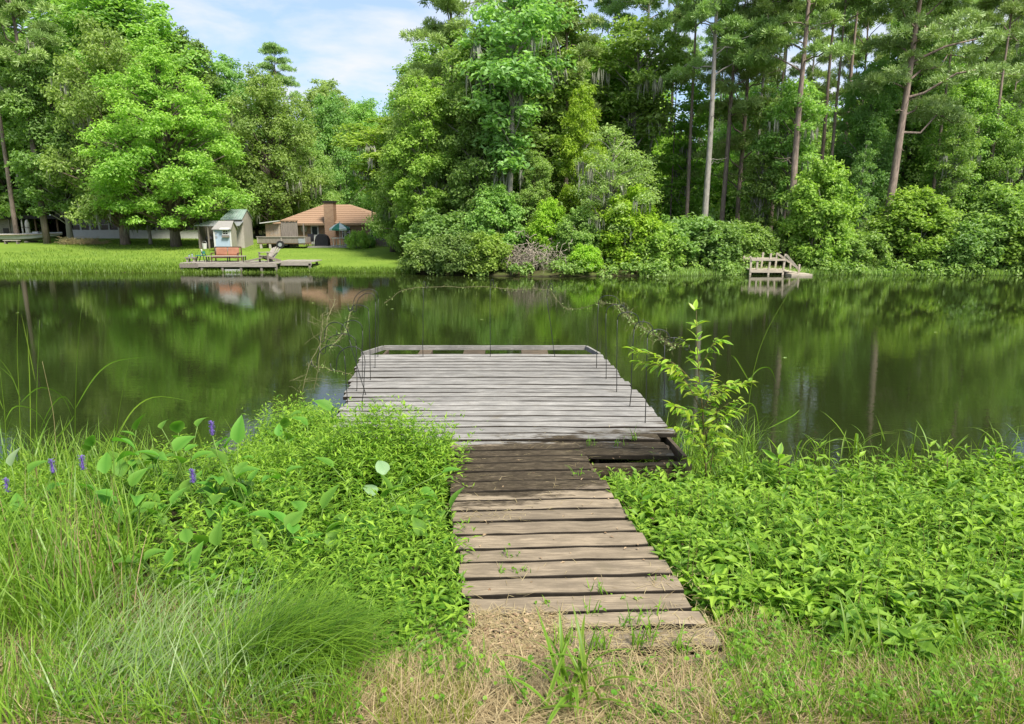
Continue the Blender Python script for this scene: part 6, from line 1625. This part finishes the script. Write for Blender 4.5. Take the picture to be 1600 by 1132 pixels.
# reed grass stalks
def reed(base_px, tops, label, blades_=(), w=0.006, Y=None, m='grass', name='reed_grass', group='reed grass stalks'):
    c = PZ(base_px[0], base_px[1], 0.1) if Y is None else PY(base_px[0], base_px[1], Y)
    zg = max(float(ground_z(c[0], c[1])), 0) - 0.03
    t = thing(name, label, 'reed', (c[0], c[1], zg), 0, group); o0 = np.array([c[0], c[1], zg])
    p = np.array([np.zeros(3)] + [PY(a, b, c[1]) - o0 for a, b in tops])
    u = np.linspace(0, 1, len(p)); uu = np.linspace(0, 1, 14)
    s = np.stack([np.interp(uu, u, p[:, i]) for i in range(3)], 1)
    for _ in range(2): s[1:-1] = (s[:-2] + 2 * s[1:-1] + s[2:]) / 4
    MB().tube(s, np.linspace(w, 0.0012, 14), 5, tint=rng.random()).build('stalk', M[m], t, True)
    for pl in blades_:
        q = np.array([PY(a, b, c[1] + 0.05 * k) - o0 for k, (a, b) in enumerate(pl)])
        u = np.linspace(0, 1, len(q)); uu = np.linspace(0, 1, 12); s2 = np.stack([np.interp(uu, u, q[:, i]) for i in range(3)], 1)
        for _ in range(3): s2[1:-1] = (s2[:-2] + 2 * s2[1:-1] + s2[2:]) / 4
        wv = np.array([0.3, 0.7, 0.9, 1, 1, 1, .95, .85, .7, .5, .3, .05]) * 0.014
        d = nrm(np.gradient(s2, axis=0)); sdv = nrm(np.cross(d, np.array([0.25, 1.0, 0.3])))
        v = np.stack([s2 - sdv * wv[:, None] / 2, s2 + np.array([0, 0.003, 0]), s2 + sdv * wv[:, None] / 2], 1).reshape(-1, 3)
        f = [[i * 3 + j, (i + 1) * 3 + j, (i + 1) * 3 + j + 1, i * 3 + j + 1] for i in range(11) for j in (0, 1)]
        MB().add(v, f, tint=rng.random()).build('blade', M[m], t, True)
reed((32, 740), [(30, 620), (26, 540), (30, 445)], 'tallest reed stalk at the edge of the view with two arching blades', [[(32, 625), (20, 590), (-5, 570)], [(32, 630), (60, 600), (100, 615), (115, 660)], [(30, 615), (15, 580), (-10, 550)]])
reed((56, 740), [(57, 620), (62, 500)], 'straight reed with one broad upright leaf beside the tallest stalk', [[(55, 595), (45, 545), (33, 490)], [(48, 700), (47, 600), (42, 510)]])
reed((115, 760), [(117, 660), (120, 560), (127, 484)], 'upright reed with one long blade bent out level over the water', [[(117, 640), (145, 590), (175, 562), (232, 558)], [(116, 640), (100, 612), (75, 640), (60, 680)], [(116, 650), (95, 680), (70, 690)]])
reed((176, 760), [(180, 680), (190, 620), (202, 558)], 'shorter slanting reed with a drooping blade over the water', [[(185, 680), (205, 640), (240, 615), (300, 628)]])
reed((10, 770), [(8, 650), (0, 580)], 'reed stalk cut by the edge of the view', [[(8, 660), (20, 630), (60, 640), (80, 680)], [(5, 640), (-10, 600), (-40, 590)]])
reed((88, 760), [(85, 650), (66, 565)], 'thin brown seed stalk leaning between the reeds', [], w=0.003, m='straw')
reed((1168, 640), [(1172, 590), (1195, 520), (1225, 470), (1250, 428)], 'single very long grass stem slanting up beside the sapling', [[(1172, 592), (1185, 575), (1205, 572), (1213, 600)], [(1170, 595), (1150, 560), (1142, 555)]], Y=7.0, w=0.005)
reed((1150, 690), [(1160, 645), (1180, 628), (1188, 680)], 'arching grass blade bowing over the water beside the sapling', [[(1150, 645), (1165, 628), (1182, 632), (1188, 690)], [(1200, 670), (1240, 650), (1250, 640)]], Y=6.9, w=0.004)
reed((1385, 700), [(1378, 668), (1368, 650)], 'short reed tip rising from the weeds at the right water edge', [[(1383, 690), (1376, 668), (1370, 652)]], Y=7.3, w=0.004)
reed((165, 1050), [(110, 985), (70, 935), (46, 915)], 'pale bent seed stalk leaning over the flattened grass', [], Y=3.5, w=0.0035, m='grass_grey', name='seed_stalk', group='seed stalks')

# fine arching tussock
mb = MB(); n = 1400
c0 = PG(330, 1075); c1 = PG(500, 1050)
u = rng.random(n)[:, None]; p = c0 + (c1 - c0) * u + rng.normal(size=(n, 3)) * [0.10, 0.10, 0]; p[:, 2] = ground_z(p[:, 0], p[:, 1]) - 0.01
blades(mb, p, rng.normal(0.4, 0.7, n), rng.uniform(0.1, 0.9, n), rng.uniform(1.2, 2.5, n), rng.uniform(0.25, 0.85, n), rng.uniform(0.003, 0.008, n), np.clip(rng.normal(0.6, 0.4, n), 0, 1), 7)
o = mb.build('grass_tussock', M['tussock']); tag(o, 'big fine bladed grass tussock arching over toward the walkway', 'grass tussock')

def tuft(px, py, n, L, label, name='grass_tuft', W=1.0, spread=0.05, mats=('grass',), lift=(0.85, 1.5)):
    c = PG(px, py)
    if c[2] < 0: c = PZ(px, py, 0.0)
    t = thing(name, label, 'grass tuft', c, 0, 'coarse grass tufts on the near bank')
    for k in range(n):
        az = k * 2.4 + rng.normal(0, 0.4); el = rng.uniform(*lift)
        place_leaf(t, BLADE[rng.integers(0, 4)], (rng.normal() * spread, rng.normal() * spread, -0.02), az, el, L * rng.uniform(0.5, 1.15), 'blade', rng.normal() * 0.3, mats[rng.integers(0, len(mats))], W)
tuft(905, 1095, 26, 0.52, 'broad bladed grass tuft standing in front of the walkway end', W=1.2, spread=0.07, lift=(1.05, 1.52))
tuft(850, 1120, 10, 0.42, 'dark green grass tuft leaning left of the walkway end tuft', W=1.4, lift=(0.7, 1.3))
tuft(1330, 1050, 9, 0.42, 'grass tuft with two pale blades arching toward the walkway', W=1.0)
tuft(1378, 1030, 10, 0.50, 'upright grass tuft with a hooked tip below the broad leaved weeds', W=1.0, lift=(1.1, 1.55))
tuft(1500, 1020, 10, 0.50, 'loose grass tuft with two long flat blades near the lower corner', W=1.1)
tuft(1590, 1010, 12, 0.55, 'tall grass tuft cut by the edge of the view on the weedy side', W=1.0, lift=(1.0, 1.5))
tuft(1545, 930, 9, 0.5, 'tall thin grass tuft rising out of the broad leaved weeds', W=0.9, lift=(1.1, 1.5))
tuft(1440, 1090, 9, 0.35, 'low grass tuft near the bottom edge among straw', W=1.0)
tuft(640, 1045, 8, 0.3, 'small pale grass tuft between the tussock and the straw', W=0.8, mats=('grass_grey', 'grass'))
tuft(1035, 742, 26, 0.5, 'grass clump covering the open corner of the platform frame', W=0.8, spread=0.14)
tuft(1085, 735, 26, 0.6, 'grass clump against the stem of the sapling', W=0.8, spread=0.12)
tuft(1270, 715, 14, 0.6, 'tall grass clump at the water edge right of the upright weed', W=0.8, spread=0.15, lift=(1.0, 1.5))
tuft(1345, 710, 14, 0.65, 'tall grass clump at the water edge under the leaning pine', W=0.8, spread=0.18, lift=(1.0, 1.5))
tuft(1450, 712, 12, 0.6, 'tall grass clump at the water edge in the middle of the weed bed', W=0.8, spread=0.15, lift=(1.0, 1.5))
tuft(1570, 700, 12, 0.6, 'tall grass clump at the water edge at the side of the view', W=0.8, spread=0.15, lift=(1.0, 1.5))
tuft(1120, 780, 34, 0.6, 'bushy grass clump at the foot of the sapling', W=0.8, spread=0.12)
tuft(1060, 770, 26, 0.5, 'grass clump between the sapling and the missing boards', W=0.8, spread=0.12)
tuft(1170, 760, 22, 0.5, 'grass clump on the water side of the sapling', W=0.8, spread=0.1)
tuft(560, 1030, 7, 0.3, 'green blades standing through the end of the tussock', W=1.0)

# sapling beside the dock
def sapling():
    Y = 7.0; F = PY(1103, 745, Y); zg = max(float(ground_z(F[0], F[1])), 0) - 0.03
    F[2] = zg
    t = thing('sapling', 'slender yellow green sapling growing at the corner of the dock', 'sapling', F)
    def q(px, py, dy=0.0): return PY(px, py, Y + dy) - F
    stems = [([q(1103, 745), q(1099, 650), q(1090, 570), q(1088, 485)], 0.011, 'trunk', 46, 0.2),
             ([q(1095, 640), q(1070, 590), q(1040, 572), q(990, 565)], 0.006, 'branch', 44, 0.19),
             ([q(1092, 610), q(1060, 570), q(1020, 552, -0.1), q(985, 548, -0.1)], 0.005, 'branch', 35, 0.18),
             ([q(1097, 640), q(1125, 600, 0.1), q(1150, 600, 0.1), q(1178, 598, 0.1)], 0.005, 'branch', 29, 0.18),
             ([q(1092, 580), q(1110, 545), q(1118, 530), q(1128, 535)], 0.004, 'branch', 19, 0.18),
             ([q(1098, 660), q(1070, 640, -0.2), q(1045, 632, -0.2)], 0.004, 'branch', 26, 0.15),
             ([q(1100, 690), q(1130, 650, -0.2), q(1160, 640, -0.2)], 0.004, 'branch', 26, 0.15),
             ([q(1100, 690), q(1070, 670, -0.25), q(1050, 668, -0.3)], 0.004, 'branch', 22, 0.14),
             ([q(1092, 570), q(1075, 540, 0.1), q(1065, 528, 0.1)], 0.003, 'branch', 14, 0.15),
             ([q(1108, 745), q(1120, 670), q(1118, 610)], 0.006, 'branch', 17, 0.17)]
    for k in range(20):
        a = rng.uniform(0, 6.28); z0 = rng.uniform(0.05, 0.85); l = rng.uniform(0.18, 0.36)
        b0 = q(1103 - z0 * 8, 745) + np.array([0, 0, z0]); b1 = b0 + np.array([math.cos(a) * l, math.sin(a) * l, rng.uniform(0.12, 0.35)])
        stems.append(([b0, (b0 + b1) / 2 + [0, 0, 0.05], b1], 0.0035, 'branch', 15, 0.14))
    for (pts, r, nm, nl, L) in stems:
        p = np.array(pts); u = np.linspace(0, 1, len(p)); uu = np.linspace(0, 1, 12)
        s = np.stack([np.interp(uu, u, p[:, i]) for i in range(3)], 1)
        for _ in range(2): s[1:-1] = (s[:-2] + 2 * s[1:-1] + s[2:]) / 4
        MB().tube(s, np.linspace(r, 0.002, 12), 6).build(nm, M['stem_red'], t, True)
        d = nrm(np.gradient(s, axis=0))
        for k in range(nl):
            f = (0.25 if nm == 'trunk' else 0.2) + 0.8 * (k + 0.5) / nl; f = min(f, 1.0)
            i = min(11, int(f * 11)); at = s[i] + rng.normal(size=3) * 0.008
            a0 = math.atan2(d[i][1], d[i][0]) if nm == 'branch' else 0
            az = (a0 + (-1) ** k * rng.uniform(0.5, 1.2)) if nm == 'branch' else k * 2.4
            el = rng.uniform(-0.35, 0.45) if nm == 'branch' else rng.uniform(0.0, 0.9)
            place_leaf(t, LANCE[rng.integers(0, 3)], at, az, el, L * rng.uniform(0.55, 1.05), roll=rng.normal() * 0.4, mat_=('sap_leaf', 'weed', 'sap_leaf')[rng.integers(0, 3)])
M['sap_leaf'] = leafmat('sap_leaf', (0.26, 0.42, 0.03), (0.46, 0.58, 0.06), rough=0.35, spec=0.5)
sapling()
# upright broad leaved plant rising over the weeds
def upright(px, py, top, n, L, label):
    c = PZ(px, py, 0.05); c[2] = max(float(ground_z(c[0], c[1])), 0) - 0.02
    t = thing('broad_leaf_weed', label, 'plant', c, 0, 'broad leaved weeds standing above the rest')
    A = PY(px, top, c[1]) - c
    MB().tube(bez((0, 0, 0), A, 7, 0.0, 0.05), np.linspace(0.008, 0.004, 7), 6).build('stem', M['stem_red'], t, True)
    for k in range(n):
        f = 0.45 + 0.55 * (k + 1) / n
        place_leaf(t, LANCE[2], A * f, k * 2.2 + rng.normal(0, 0.3), 0.15 + 0.95 * (k / n) ** 1.5, L * rng.uniform(0.75, 1.1), roll=rng.normal() * 0.3, mat_='weed_broad', W=1.25)
upright(1217, 790, 708, 11, 0.22, 'leafy upright weed standing alone against the water right of the sapling')
upright(1330, 800, 748, 8, 0.15, 'broad leaved weed raised a little above the middle of the weed bed')
upright(1480, 790, 715, 9, 0.17, 'broad leaved weed at the water edge toward the picture side')
upright(1555, 770, 700, 9, 0.17, 'broad leaved weed near the end of the weed bed against the water')
upright(1260, 850, 790, 8, 0.14, 'broad leaved weed close below the lone upright weed')
